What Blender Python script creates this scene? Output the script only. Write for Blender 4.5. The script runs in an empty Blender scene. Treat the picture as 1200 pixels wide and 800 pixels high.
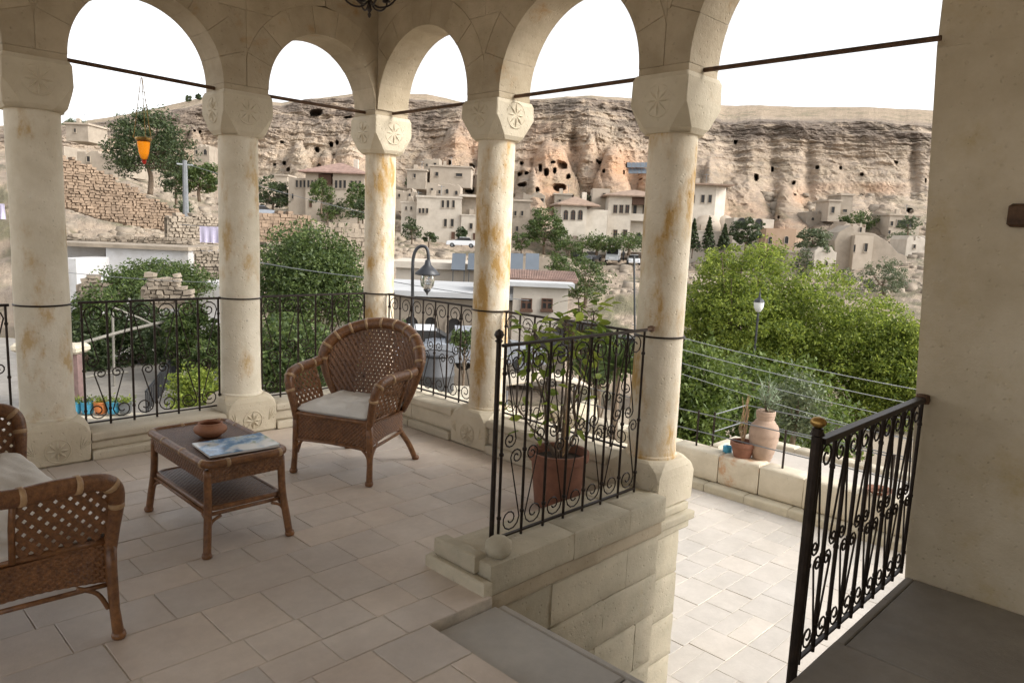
import bpy, bmesh, math, random
import numpy as np
from mathutils import Vector, Matrix
random.seed(7); np.random.seed(7)
SC = bpy.context.scene
COL = SC.collection
PI = math.pi
# ------------------------------------------------------------------ camera
F_PX = 859.483
CAM = np.array([-3.762, -5.415, 1.6])
YAW, PITCH, ROLL = 0.781, -0.147, 0.042
_F = np.array([math.cos(YAW)*math.cos(PITCH), math.sin(YAW)*math.cos(PITCH), math.sin(PITCH)])
_R = np.cross(_F, [0, 0, 1]); _R /= np.linalg.norm(_R); _U = np.cross(_R, _F)
_R, _U = _R*math.cos(ROLL)+_U*math.sin(ROLL), -_R*math.sin(ROLL)+_U*math.cos(ROLL)
cd = bpy.data.cameras.new('camera'); cam = bpy.data.objects.new('camera', cd); COL.objects.link(cam)
M = Matrix(((_R[0], _U[0], -_F[0], CAM[0]), (_R[1], _U[1], -_F[1], CAM[1]), (_R[2], _U[2], -_F[2], CAM[2]), (0, 0, 0, 1)))
cam.matrix_world = M
cd.sensor_width = 36; cd.lens = F_PX/1200*36; cd.clip_start = 0.05; cd.clip_end = 5000
SC.camera = cam
# ------------------------------------------------------------------ world, sun, exposure
SUN_EL, SUN_AZ = math.radians(36), math.radians(-62)      # azimuth of the sun in the xy plane
w = bpy.data.worlds.new('World'); SC.world = w; w.use_nodes = True
nt = w.node_tree; bg = nt.nodes['Background']
sky = nt.nodes.new('ShaderNodeTexSky'); sky.sky_type = 'NISHITA'; sky.sun_disc = False
sky.sun_elevation = SUN_EL; sky.sun_rotation = PI/2-SUN_AZ
sky.air_density = 1.0; sky.dust_density = 6.0; sky.altitude = 1000
hs = nt.nodes.new('ShaderNodeHueSaturation'); hs.inputs['Saturation'].default_value = 0.10
nt.links.new(sky.outputs[0], hs.inputs['Color']); nt.links.new(hs.outputs[0], bg.inputs[0])
bg.inputs[1].default_value = 0.15
sd = bpy.data.lights.new('sun', 'SUN'); so = bpy.data.objects.new('sun', sd); COL.objects.link(so)
sd.energy = 0.9; sd.angle = math.radians(25); sd.color = (1.0, 0.93, 0.82)
_sv = Vector((math.cos(SUN_AZ)*math.cos(SUN_EL), math.sin(SUN_AZ)*math.cos(SUN_EL), math.sin(SUN_EL)))
so.rotation_euler = _sv.to_track_quat('Z', 'Y').to_euler()
SC.view_settings.view_transform = 'Standard'; SC.view_settings.look = 'None'
SC.view_settings.exposure = 1.24; SC.view_settings.gamma = 1.0
SC.cycles.use_denoising = True
SC.cycles.max_bounces = 8; SC.cycles.diffuse_bounces = 5
# ------------------------------------------------------------------ placement helpers
FH = np.array([math.cos(YAW), math.sin(YAW), 0]); RH = np.array([math.sin(YAW), -math.cos(YAW), 0])
def ray(u, v): return _F+_R*((u-600)/F_PX)-_U*((v-400)/F_PX)
def at(u, v, d):
    "world point seen at pixel u,v at horizontal forward distance d"
    r = ray(u, v); return CAM+r*(d/(r@FH))
def atz(u, v, z):
    r = ray(u, v); return CAM+r*((z-CAM[2])/r[2])
# ------------------------------------------------------------------ node materials
def rgb(h): return tuple(h)+(1,)
class NM:
    def __init__(s, name, rough=.85):
        s.m = bpy.data.materials.new(name); s.m.use_nodes = True; s.t = s.m.node_tree
        s.b = s.t.nodes['Principled BSDF']; s.b.inputs['Roughness'].default_value = rough
        s.tc = s.t.nodes.new('ShaderNodeTexCoord'); s.geo = s.t.nodes.new('ShaderNodeNewGeometry')
    def n(s, k, **kw):
        x = s.t.nodes.new(k)
        for a, b in kw.items():
            if a.startswith('_'): setattr(x, a[1:], b)
            else: x.inputs[a.replace('__', ' ')].default_value = b
        return x
    def l(s, a, b): s.t.links.new(a, b)
    def noise(s, scale, detail=4, rough=.6, coord='P', stretch=None):
        x = s.n('ShaderNodeTexNoise', Scale=scale, Detail=detail, Roughness=rough)
        src = s.geo.outputs['Position'] if coord == 'P' else s.tc.outputs['Object']
        if stretch:
            mp = s.n('ShaderNodeMapping'); mp.inputs['Scale'].default_value = stretch; s.l(src, mp.inputs[0]); src = mp.outputs[0]
        s.l(src, x.inputs['Vector']); return x.outputs[0]
    def ramp(s, fac, stops):
        r = s.n('ShaderNodeValToRGB'); e = r.color_ramp.elements
        while len(e) < len(stops): e.new(.5)
        for k, (p, c) in enumerate(stops):
            e[k].position = p; e[k].color = rgb(c) if len(c) == 3 else c
        s.l(fac, r.inputs[0]); return r.outputs[0]
    def mix(s, fac, a, b, mode='MIX'):
        x = s.n('ShaderNodeMix', _data_type='RGBA', _blend_type=mode)
        for i, q in ((0, fac), (6, a), (7, b)):
            if isinstance(q, (int, float)): x.inputs[i].default_value = q
            elif isinstance(q, tuple): x.inputs[i].default_value = rgb(q[:3])
            else: s.l(q, x.inputs[i])
        return x.outputs[2]
    def color(s, c):
        if isinstance(c, tuple): s.b.inputs['Base Color'].default_value = rgb(c)
        else: s.l(c, s.b.inputs['Base Color'])
        return s
    def bump(s, h, dist=.01, strength=.6):
        b = s.n('ShaderNodeBump', Strength=strength, Distance=dist); s.l(h, b.inputs['Height']); s.l(b.outputs[0], s.b.inputs['Normal']); return s
    def rnd(s):
        return s.n('ShaderNodeObjectInfo').outputs['Random']
    def isl(s): return s.geo.outputs['Random Per Island']
def mul(m, c, fac, lo, hi):
    "multiply colour by a grey between lo and hi driven by fac"
    return m.mix(1.0, c, m.ramp(fac, [(0, (lo,)*3), (1, (hi,)*3)]), 'MULTIPLY')
def stone_mat(name, a, b, stain=(.42, .25, .08), stain_amt=.45, scale=3.0, rndamt=.12, pits=True, stain_lo=.62, rough=.85, soft=.12, stretch=None):
    m = NM(name, rough)
    c = m.ramp(m.noise(scale, 6, .65), [(.3, a), (.7, b)])
    c = m.mix(m.ramp(m.noise(scale*.8+1.3, 6, .68, 'P', stretch), [(stain_lo, (0, 0, 0)), (stain_lo+soft*.5, (stain_amt*.35,)*3), (stain_lo+soft, (stain_amt,)*3)]), c, stain)
    c = m.mix(m.ramp(m.noise(scale*7, 4, .7), [(.66, (0, 0, 0)), (.74, (.35,)*3)]), c, tuple(x*.5 for x in a))
    c = mul(m, c, m.rnd(), 1-rndamt, 1+rndamt*.3)
    m.color(c)
    n1 = m.noise(45, 6, .7)
    if pits:
        pm = m.ramp(m.noise(19, 3, .8), [(.69, (0,)*3), (.73, (.55,)*3)]); c3 = m.mix(pm, c, tuple(x*.42 for x in a)); m.color(c3)
        v = m.n('ShaderNodeTexVoronoi', Scale=26.0); m.l(m.geo.outputs['Position'], v.inputs['Vector'])
        p = m.ramp(v.outputs['Distance'], [(.05, (0,)*3), (.22, (1,)*3)])
        n1 = m.mix(.5, n1, p)
    n1 = m.mix(.45, n1, m.noise(7, 5, .7))
    m.bump(n1, .020, .6)
    return m.m
def plain(name, c, rough=.6, metal=0., var=.15, scale=8., bump=0.):
    m = NM(name, rough); m.b.inputs['Metallic'].default_value = metal
    col = m.ramp(m.noise(scale, 5, .65), [(.3, tuple(x*(1-var) for x in c)), (.7, tuple(min(1, x*(1+var)) for x in c))])
    m.color(mul(m, col, m.rnd(), .94, 1.03))
    if bump: m.bump(m.noise(scale*8, 4, .7), bump, .5)
    return m.m
MT = {}
MT['column'] = stone_mat('column_limestone', (.62, .55, .42), (.79, .725, .60), (.48, .29, .08), .7, 4.2, .05, stain_lo=.53, soft=.13, stretch=(1.2, 1.2, .6))
MT['column_stained'] = stone_mat('stained_column_limestone', (.60, .52, .39), (.78, .70, .57), (.48, .28, .07), .9, 3.9, .03, stain_lo=.46, soft=.16, stretch=(1.3, 1.3, .55))
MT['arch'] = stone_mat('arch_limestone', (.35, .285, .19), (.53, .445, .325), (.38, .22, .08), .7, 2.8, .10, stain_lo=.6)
MT['carved'] = stone_mat('carved_limestone', (.52, .45, .33), (.66, .59, .46), (.45, .26, .08), .35, 3.0, .06)
MT['parapet'] = stone_mat('parapet_limestone', (.50, .44, .335), (.64, .57, .45), (.40, .28, .14), .3, 3.0, .12)
MT['stainstone'] = stone_mat('rust_stained_stone', (.52, .45, .34), (.64, .57, .45), (.46, .22, .09), .7, 5.0, .1, stain_lo=.50, soft=.14)
MT['rough'] = stone_mat('weathered_tufa', (.42, .375, .28), (.60, .53, .40), (.52, .36, .14), .45, 3.5, .12)
MT['plaster'] = stone_mat('pier_plaster', (.44, .365, .25), (.62, .54, .41), (.40, .29, .12), .55, 1.9, .04, pits=True, stain_lo=.52, soft=.18)
MT['ceiling'] = plain('ceiling_limewash', (.66, .61, .52), .9, 0, .08, 2)
MT['mortar'] = plain('mortar', (.52, .46, .38), .95, var=.2, scale=20, bump=.004)
def tile_mat(name, a, b):
    m = NM(name, .55)
    c = m.ramp(m.noise(2.2, 5, .6), [(.3, a), (.7, b)])
    c = mul(m, c, m.noise(14, 5, .75), .84, 1.12)
    c = mul(m, c, m.noise(1.6, 5, .75), .76, 1.14)
    c = m.mix(m.ramp(m.noise(30, 5, .8), [(.68, (0,)*3), (.78, (.4,)*3)]), c, tuple(x*.55 for x in a))
    oi = m.rnd()
    c = mul(m, c, oi, .90, 1.04)
    hs2 = m.n('ShaderNodeHueSaturation'); m.l(c, hs2.inputs['Color'])
    mr = m.n('ShaderNodeMapRange'); mr.inputs[3].default_value = .85; mr.inputs[4].default_value = 1.15; m.l(oi, mr.inputs[0]); m.l(mr.outputs[0], hs2.inputs['Saturation'])
    m.color(hs2.outputs[0])
    m.l(m.ramp(m.noise(5, 4, .6), [(.3, (.42,)*3), (.7, (.72,)*3)]), m.b.inputs['Roughness'])
    m.bump(m.noise(38, 6, .7), .005, .4); return m.m
MT['tile'] = tile_mat('floor_tile_stone', (.53, .45, .385), (.63, .55, .475))
MT['tile_low'] = tile_mat('lower_tile_stone', (.52, .475, .42), (.60, .55, .495))
MT['slab'] = tile_mat('grey_slab_stone', (.42, .39, .35), (.53, .495, .445))
MT['slab_dark'] = tile_mat('darkened_slab_stone', (.22, .20, .178), (.31, .285, .25))  # grey slab stone with the landing's shade in its colour; also paves the courtyard
MT['iron'] = plain('wrought_iron', (.030, .021, .016), .45, .6, .4, 25)
MT['rust'] = plain('rusty_iron', (.10, .055, .03), .7, .4, .5, 18)
MT['brass'] = plain('brass', (.40, .25, .08), .35, .9, .3, 30)
def wicker_mat(name, a, b, sc=60):
    m = NM(name, .42)
    c = m.ramp(m.noise(sc, 4, .7, 'O'), [(.3, a), (.7, b)])
    c = mul(m, c, m.noise(6, 3, .6, 'O'), .6, 1.3)
    m.color(c)
    m.b.inputs['Coat Weight'].default_value = .15
    m.bump(m.noise(sc*2.5, 3, .6, 'O'), .003, .8); return m.m
MT['wicker'] = wicker_mat('dark_wicker', (.085, .031, .011), (.25, .11, .038))
MT['wicker_dark'] = wicker_mat('dark_woven_top', (.07, .03, .016), (.18, .09, .045))
MT['cane'] = wicker_mat('cane_pole', (.10, .038, .013), (.27, .12, .04), 30)
MT['bind'] = wicker_mat('cane_binding', (.30, .18, .085), (.46, .30, .16), 40)
MT['cushion'] = plain('cushion_cloth', (.74, .72, .68), .9, 0, .06, 6, .004)
MT['terracotta'] = plain('terracotta', (.20, .085, .05), .8, 0, .18, 14, .003)
MT['clay'] = plain('clay_urn', (.36, .255, .19), .85, 0, .15, 10, .006)
MT['bowl'] = plain('clay_bowl', (.30, .13, .065), .6, 0, .2, 18, .002)
MT['soil'] = plain('soil', (.05, .035, .025), 1, 0, .4, 40, .02)
MT['bark'] = plain('bark', (.15, .11, .075), .95, 0, .35, 12, .02)
MT['white'] = stone_mat('whitewash', (.42, .40, .38), (.62, .62, .63), (.30, .26, .21), .7, .7, .04, pits=False, stain_lo=.6)
MT['house'] = stone_mat('hotel_stone', (.37, .31, .245), (.48, .41, .33), (.28, .21, .14), .5, .5, .05, pits=False)
MT['houseb'] = stone_mat('cream_stone', (.46, .405, .335), (.60, .54, .46), (.32, .26, .18), .55, .8, .05, pits=False)
MT['orangerock'] = stone_mat('orange_tuff', (.36, .235, .15), (.45, .325, .23), (.5, .25, .1), .4, .5, .05, pits=False)
MT['housegrey'] = stone_mat('grey_stone', (.28, .235, .185), (.40, .34, .27), (.28, .19, .12), .5, .8, .08, pits=False)
MT['glass'] = plain('window_dark', (.02, .019, .018), .5, 0, .2, 2)
MT['wood'] = plain('dark_wood', (.10, .05, .03), .7, 0, .3, 6)
MT['redtile'] = plain('red_roof_tile', (.27, .175, .14), .85, 0, .35, 1.5)
MT['browntile'] = plain('brown_roof_tile', (.27, .19, .14), .85, 0, .25, 1.5)
MT['roofwhite'] = plain('pale_roof', (.46, .465, .47), .8, 0, .12, .8)
MT['solar'] = plain('solar_panel', (.12, .14, .165), .4, .1, .12, 1)
MT['rubble'] = plain('rubble_stone', (.25, .18, .125), .95, 0, .28, 1.2, .03)
MT['rubblegrey'] = plain('rubble_stone_grey', (.29, .24, .185), .95, 0, .25, 1.2, .03)
MT['metalgrey'] = plain('grey_metal', (.20, .21, .22), .5, .3, .15, 3)
MT['darkpaint'] = plain('dark_lamp_paint', (.035, .037, .042), .4, .2, .2, 10)
MT['carwhite'] = plain('white_car_paint', (.72, .74, .77), .25, 0, .02, 1)
MT['cargrey'] = plain('grey_car_paint', (.35, .38, .43), .25, .3, .02, 1)
MT['cardark'] = plain('dark_car_paint', (.05, .055, .06), .25, .2, .02, 1)
MT['rubber'] = plain('rubber', (.02, .02, .02), .9)
MT['blue'] = plain('blue_paint', (.06, .30, .46), .6, 0, .25, 6)
MT['orange'] = plain('orange_paint', (.55, .18, .05), .6, 0, .2, 6)
MT['lilac'] = plain('lilac_cloth', (.52, .48, .62), .9, 0, .1, 3)
MT['pink'] = plain('faded_red_cloth', (.20, .13, .12), .9, 0, .3, 6)
MT['clearglassw'] = plain('milk_glass', (.75, .76, .76), .3, 0, .03, 3)
MT['bonewood'] = plain('bleached_wood', (.22, .205, .175), .8, 0, .15, 10)
MT['metaldark'] = plain('dark_zinc', (.085, .088, .095), .55, .2, .2, 4)
MT['creamcloth'] = plain('cream_cloth', (.62, .54, .42), .9, 0, .08, 3)
def glass_mat(name, c, rough=.08, trans=.9):
    m = NM(name, rough); m.b.inputs['Base Color'].default_value = rgb(c)
    m.b.inputs['Transmission Weight'].default_value = trans; m.b.inputs['IOR'].default_value = 1.3; return m.m
MT['amber'] = glass_mat('amber_glass', (.85, .27, .012), .10, .8)
MT['clearglass'] = glass_mat('lamp_glass', (.80, .82, .83), .08, .95)
MT['redglass'] = glass_mat('red_glass', (.6, .05, .03), .2, .5)
def leaf_mat(name, dark, light, trans=.35):
    m = NM(name, .55)
    c = m.ramp(m.isl(), [(0, dark), (.55, tuple((x+y)/2 for x, y in zip(dark, light))), (1, light)])
    c = mul(m, c, m.noise(.9, 2, .5), .75, 1.25)
    m.color(c)
    tr = m.n('ShaderNodeBsdfTranslucent'); m.l(c, tr.inputs['Color'])
    mx = m.n('ShaderNodeMixShader', Fac=trans)
    out = m.t.nodes['Material Output']
    m.l(m.b.outputs[0], mx.inputs[1]); m.l(tr.outputs[0], mx.inputs[2]); m.l(mx.outputs[0], out.inputs[0]); return m.m
MT['leaf_bright'] = leaf_mat('bright_leaves', (.075, .125, .016), (.38, .44, .075), .5)
MT['leaf_mid'] = leaf_mat('mid_leaves', (.035, .065, .016), (.13, .175, .045))
MT['leaf_dark'] = leaf_mat('dark_leaves', (.024, .042, .015), (.08, .11, .035), .25)
MT['leaf_under'] = leaf_mat('yellow_green_leaves', (.05, .085, .015), (.18, .24, .045), .4)
MT['leaf_grey'] = leaf_mat('grey_green_leaves', (.06, .085, .04), (.17, .20, .10), .25)
MT['leaf_pot'] = leaf_mat('citrus_leaves', (.11, .18, .02), (.42, .50, .09), .55)
MT['leaf_olean'] = leaf_mat('oleander_leaves', (.13, .18, .10), (.30, .36, .24), .25)
# magazine cover: a printed landscape
m = NM('magazine_print', .12)
c = m.ramp(m.noise(9, 5, .65, 'O'), [(.3, (.02, .05, .12)), (.45, (.10, .28, .55)), (.55, (.45, .62, .78)), (.62, (.12, .22, .10)), (.75, (.50, .58, .20))])
c2 = m.ramp(m.noise(5, 3, .6, 'O'), [(.5, (0,)*3), (.6, (1,)*3)])
c = m.mix(c2, c, (.75, .80, .84)); m.color(c); MT['print'] = m.m
# ------------------------------------------------------------------ mesh helpers
class MB:
    def __init__(s): s.v = []; s.f = []
    def add(s, vs, fs):
        o = len(s.v); s.v += [tuple(map(float, p)) for p in vs]; s.f += [tuple(i+o for i in f) for f in fs]; return s
    def box(s, x0, x1, y0, y1, z0, z1):
        return s.add([(x0, y0, z0), (x1, y0, z0), (x1, y1, z0), (x0, y1, z0), (x0, y0, z1), (x1, y0, z1), (x1, y1, z1), (x0, y1, z1)],
                     [(0, 3, 2, 1), (4, 5, 6, 7), (0, 1, 5, 4), (1, 2, 6, 5), (2, 3, 7, 6), (3, 0, 4, 7)])
    def cham(s, x0, x1, y0, y1, z0, z1, c=.006, j=0.0):
        "box with chamfered top edges and uneven corners"
        r = lambda: random.uniform(-j, j)
        lo = [(x0, y0), (x1, y0), (x1, y1), (x0, y1)]
        jj = [(r(), r(), r()) for _ in range(4)]
        cx, cy = (x0+x1)/2, (y0+y1)/2
        def ring(ins, z, jz=0):
            return [(x+(ins if x < cx else -ins)+q[0], y+(ins if y < cy else -ins)+q[1], z+q[2]*jz) for (x, y), q in zip(lo, jj)]
        vs = ring(c, z0)+ring(0, z0+c)+ring(0, z1-c)+ring(c, z1, .5)
        fs = [(3, 2, 1, 0), (12, 13, 14, 15)]
        for k in range(3):
            for i in range(4):
                a = k*4+i; b = k*4+(i+1) % 4; fs.append((a, b, b+4, a+4))
        return s.add(vs, fs)
    def rings(s, rs, cap=True):
        n = len(rs[0]); vs = [p for r in rs for p in r]; fs = []
        for k in range(len(rs)-1):
            for i in range(n):
                a = k*n+i; b = k*n+(i+1) % n; fs.append((a, b, b+n, a+n))
        if cap: fs += [tuple(range(n-1, -1, -1)), tuple(range((len(rs)-1)*n, len(rs)*n))]
        return s.add(vs, fs)
    def lathe(s, prof, n=24, c=(0, 0, 0), cap=True, wob=0):
        rs = []
        for r, z in prof:
            rs.append([(c[0]+r*(1+wob*math.sin(3*k+z*7))*math.cos(2*PI*k/n), c[1]+r*(1+wob*math.cos(2*k+z*5))*math.sin(2*PI*k/n), c[2]+z) for k in range(n)])
        return s.rings(rs, cap)
    def tube(s, pts, r, n=6, cap=True, flat=None):
        P = [Vector(p) for p in pts]; rs = []
        up = None
        for i, p in enumerate(P):
            t = (P[min(i+1, len(P)-1)]-P[max(i-1, 0)])
            if t.length < 1e-9: t = Vector((0, 0, 1))
            t.normalize()
            if up is None:
                up = Vector((0, 0, 1)) if abs(t.z) < .9 else Vector((0, 1, 0))
            a = up-t*up.dot(t)
            if a.length < 1e-4: a = t.orthogonal()
            a.normalize(); up = a; b = t.cross(a)
            rr = r[i] if isinstance(r, (list, tuple, np.ndarray)) else r
            f2 = flat or 1
            rs.append([tuple(p+a*(rr*math.cos(2*PI*k/n))+b*(rr*f2*math.sin(2*PI*k/n))) for k in range(n)])
        return s.rings(rs, cap)
    def prism(s, poly, plane, w0, w1, ch=.006):
        "poly: 2-D points (s,z); plane maps (s,z,w) to xyz; faces at w0 and w1 with chamfered rims"
        n = len(poly); cx = sum(p[0] for p in poly)/n; cz = sum(p[1] for p in poly)/n
        def ins(p):
            d = math.hypot(p[0]-cx, p[1]-cz)+1e-6; k = min(.4, ch*1.4/d); return (p[0]+(cx-p[0])*k, p[1]+(cz-p[1])*k)
        sg = 1 if w1 > w0 else -1
        q = [ins(p) for p in poly]
        rs = [[plane(a, b, w0) for a, b in q], [plane(a, b, w0+sg*ch) for a, b in poly], [plane(a, b, w1-sg*ch) for a, b in poly], [plane(a, b, w1) for a, b in q]]
        return s.rings(rs)
    def mesh(s, name, smooth=False):
        me = bpy.data.meshes.new(name); me.from_pydata(s.v, [], s.f); me.update()
        if smooth:
            me.polygons.foreach_set('use_smooth', [True]*len(me.polygons))
        return me
    def obj(s, name, mat, parent=None, smooth=False, loc=None):
        return link(name, s.mesh(name, smooth), mat, parent, loc)
def link(name, me, mat, parent=None, loc=None):
    if mat is not None and not me.materials: me.materials.append(MT[mat] if isinstance(mat, str) else mat)
    o = bpy.data.objects.new(name, me); COL.objects.link(o)
    if parent: o.parent = parent
    if loc is not None: o.location = loc
    return o
def tag(o, label, cat, group=None):
    o['label'] = label; o['category'] = cat
    if group: o['group'] = group
    return o
def thing(name, label, cat, loc=(0, 0, 0), rz=0, group=None):
    o = bpy.data.objects.new(name, None); COL.objects.link(o); o.location = loc; o.rotation_euler = (0, 0, rz)
    o.empty_display_size = .1
    return tag(o, label, cat, group)
def struct(o): o['kind'] = 'structure'; return o
def stuff(o): o['kind'] = 'stuff'; return o
KIDS = {}
def copy_tree(root, label, loc, rz):
    r = root.copy(); COL.objects.link(r); r.location = loc; r.rotation_euler = (0, 0, rz); r['label'] = label
    for ch in root.children:
        c = ch.copy(); COL.objects.link(c); c.parent = r
        for g in ch.children:
            d = g.copy(); COL.objects.link(d); d.parent = c
    return r
def smooth_by_angle(o, ang=40):
    me = o.data
    me.polygons.foreach_set('use_smooth', [True]*len(me.polygons))
    try: me.set_sharp_from_angle(angle=math.radians(ang))
    except Exception: pass
    return o
# ------------------------------------------------------------------ numpy noise
_T = np.random.RandomState(3).rand(64, 64, 64).astype(np.float32)
def vnoise(p):
    i = np.floor(p).astype(int); f = p-i; f = f*f*(3-2*f); i &= 63; j = (i+1) & 63
    r = 0
    for a in (0, 1):
        wa = f[:, 0] if a else 1-f[:, 0]; ia = j[:, 0] if a else i[:, 0]
        for b in (0, 1):
            wb = f[:, 1] if b else 1-f[:, 1]; ib = j[:, 1] if b else i[:, 1]
            for c in (0, 1):
                wc = f[:, 2] if c else 1-f[:, 2]; ic = j[:, 2] if c else i[:, 2]
                r = r+wa*wb*wc*_T[ia, ib, ic]
    return r
def fbm(p, sc, octv=5, gain=.5, ridge=False):
    r = 0; a = 1; t = 0; p = p*sc
    for _ in range(octv):
        n = vnoise(p)
        if ridge: n = 1-np.abs(2*n-1)
        r = r+a*n; t += a; a *= gain; p = p*2.03+17.3
    return r/t
#==PARTS==
# ================================================================== THE LOGGIA
ZR, ZCAP, ZTIE, ZSB = 2.544, 2.52, 1.025, 0.283
CX = [-3.90, -2.575, -1.27, 0.0]          # columns of the long side, y = 0
CY = [-1.446, -2.942]                     # columns of the side towards the valley, x = 0
PIER_Y = -4.30
Z_LOW = -1.25                             # level of the lower terrace
def octring(hw, cut, z, cx=0, cy=0):
    a, b = hw, hw-cut
    return [(cx+x, cy+y, z) for x, y in ((a, -b), (a, b), (b, a), (-b, a), (-a, b), (-a, -b), (-b, -a), (b, -a))]
def rosette(parent, face, dist, z, R=.085, name='rosette'):
    "eight-petalled carved star in a ring, on the face of a block; face = unit vector"
    b = MB(); fx, fy = face; tx, ty = -fy, fx
    def P(a, c, h): return (fx*(dist+h)+tx*a, fy*(dist+h)+ty*a, z+c)
    for k in range(8):
        an = k*PI/4; ca, sa = math.cos(an), math.sin(an)
        def Q(r, s, h): return P(r*ca-s*sa, r*sa+s*ca, h)
        b.add([Q(.006, 0, .004), Q(R*.55, -.012, -.002), Q(R*.98, 0, .003), Q(R*.55, .012, -.002), Q(R*.5, 0, .013)],
              [(0, 1, 4), (1, 2, 4), (2, 3, 4), (3, 0, 4)])
        pts = [P((R+.004)*math.cos(an+t*PI/4), (R+.004)*math.sin(an+t*PI/4), .001-.006*abs(t-.5)) for t in (0, .25, .5, .75, 1)]
        b.tube(pts, .0045, 4)
    return b.obj(name, 'carved', parent)
def arc_fan(parent, face, dist, z, side, name='carved_leaf'):
    b = MB(); fx, fy = face; tx, ty = -fy, fx
    def P(a, c, h): return (fx*(dist+h)+tx*a, fy*(dist+h)+ty*a, z+c)
    for k in range(4):
        an = PI/2+side*(.15+k*.33); r = .075
        b.tube([P(side*-.13, -.08, .001), P(side*-.13+r*.5*math.cos(an), -.08+r*.6*math.sin(an), .004), P(side*-.13+r*math.cos(an), -.08+r*1.3*math.sin(an), .001)], [.004, .006, .003], 4)
    return b.obj(name, 'carved', parent)
def column(x, y, label, r, zj, faces, mat='column'):
    t = thing('column', label, 'column', (x, y, 0), 0, 'stone columns of the arcade')
    s = MB(); prof = []
    for k in range(15):
        q = k/14; z = ZSB-.02+(zj+.02-ZSB)*q
        prof.append((r*(1.03-.04*q+.012*math.sin(q*9+x*3)), z))
    s.lathe([(r*1.10, ZSB-.005), (r*1.10, ZSB+.012), (r*1.05, ZSB+.02)]+prof[1:], 40, wob=.008)
    smooth_by_angle(s.obj('shaft', mat, t), 35)
    b = MB()
    b.rings([octring(.178, .004, 0), octring(.192, .006, .012), octring(.196, .008, .195), octring(.192, .03, .24), octring(.180, .062, ZSB-.012), octring(.166, .072, ZSB)])
    base = b.obj('base_block', 'carved', t)
    c = MB()
    c.rings([octring(r*1.08, r*.5, zj-.004), octring(.155, .088, zj), octring(.172, .080, zj+.025), octring(.184, .036, zj+.105), octring(.187, .006, zj+.15), octring(.184, .006, ZCAP-.03), octring(.172, .006, ZCAP-.003)])
    cap = c.obj('capital', 'carved', t)
    for f in faces:
        rosette(cap, f, .183, zj+.165); rosette(base, f, .196, .10, .07)
        for sd_ in (-1, 1): arc_fan(base, f, .192, .17, sd_)
    return t
column(CX[0], 0, 'stone column beyond the left edge of the photograph', .145, 2.217, [(0, -1)])
column(CX[1], 0, 'leftmost cream stone column, behind the armrest of the near wicker chair', .150, 2.217, [(0, -1), (1, 0), (-1, 0)])
column(CX[2], 0, 'cream stone column standing behind the wicker table with the clay bowl', .143, 2.217, [(0, -1), (1, 0), (-1, 0)])
column(CX[3], 0, 'corner column of the arcade, behind the back of the far wicker armchair', .130, 2.217, [(0, -1), (-1, 0)], 'column_stained')
column(0, CY[0], 'yellow stained column right of the far wicker armchair', .134, 2.25, [(-1, 0), (0, -1)], 'column_stained')
column(0.0, CY[1], 'largest ochre stained column, at the end of the short scrolled railing', .141, 2.20, [(-1, 0)], 'column_stained')
# -------------------------------------------------- arcade walls: voussoirs and courses of blocks
ZC, TOPZ, WT = 2.56, 3.86, .155
def arc_bay(parent, plane, s0, s1, r, smin=-99):
    sc = (s0+s1)/2; hw = (s1-s0)/2; R = r+.20
    n = 9
    def stone(poly, name):
        if len(poly) < 3: return
        if smin > -90:
            poly = [(max(p[0], smin), p[1]) for p in poly]
            if max(p[0] for p in poly)-smin < .012: return
        j = random.uniform(-.0025, .0025)
        b = MB(); b.prism(poly, plane, -WT+j, WT+j, .0022); o = b.obj(name, 'arch', parent)
    for k in range(n):
        a0 = PI*k/n+.0012; a1 = PI*(k+1)/n-.0012
        inn = []; out = []
        for q in range(6):
            a = a0+(a1-a0)*q/5; ca, sa = math.cos(a), math.sin(a)
            inn.append((sc+r*ca, ZC+r*sa*1.02))
            ro = min(R, (hw-.001)/abs(ca) if abs(ca) > 1e-6 else R); out.append((sc+ro*ca, ZC+ro*sa*1.02))
        stone(inn+out[::-1], 'voussoir')
    z = ZC; row = 0
    while z < TOPZ-.01:
        h = .26 if z+.52 < TOPZ else TOPZ-z
        z0, z1 = z+.0008, z+h-.0008
        if z0 >= ZC+R*1.02:
            k = 2 if row % 2 else 3
            cuts = [s0+.003]+[s0+(s1-s0)*(i+random.uniform(-.12, .12))/k for i in range(1, k)]+[s1-.003]
            for a, b_ in zip(cuts, cuts[1:]): stone([(a+.001, z0), (b_-.001, z0), (b_-.001, z1), (a+.001, z1)], 'block')
        else:
            for sg in (-1, 1):
                pts = []
                for q in range(7):
                    zz = z0+(z1-z0)*q/6; t = ((zz-ZC)/1.02)
                    wdt = math.sqrt(max(0, (R+.001)**2-t*t)) if t < R+.001 else 0
                    pts.append((wdt, zz))
                lim = hw-.001
                edge = [(w_, zz) for w_, zz in pts if w_ < lim-.006]
                if len(edge) < 2: continue
                w_first, z_first = edge[0]
                poly = [(sc+sg*lim, z_first)]+[(sc+sg*max(.004, w_), zz) for w_, zz in edge]+[(sc+sg*lim, edge[-1][1])]
                stone(poly, 'block')
        z += h; row += 1
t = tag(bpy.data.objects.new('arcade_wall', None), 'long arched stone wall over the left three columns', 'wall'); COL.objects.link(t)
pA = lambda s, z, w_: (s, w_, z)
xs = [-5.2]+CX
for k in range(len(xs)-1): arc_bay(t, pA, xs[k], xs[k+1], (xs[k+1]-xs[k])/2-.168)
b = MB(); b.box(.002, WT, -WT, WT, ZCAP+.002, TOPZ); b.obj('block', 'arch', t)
b = MB()
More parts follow.
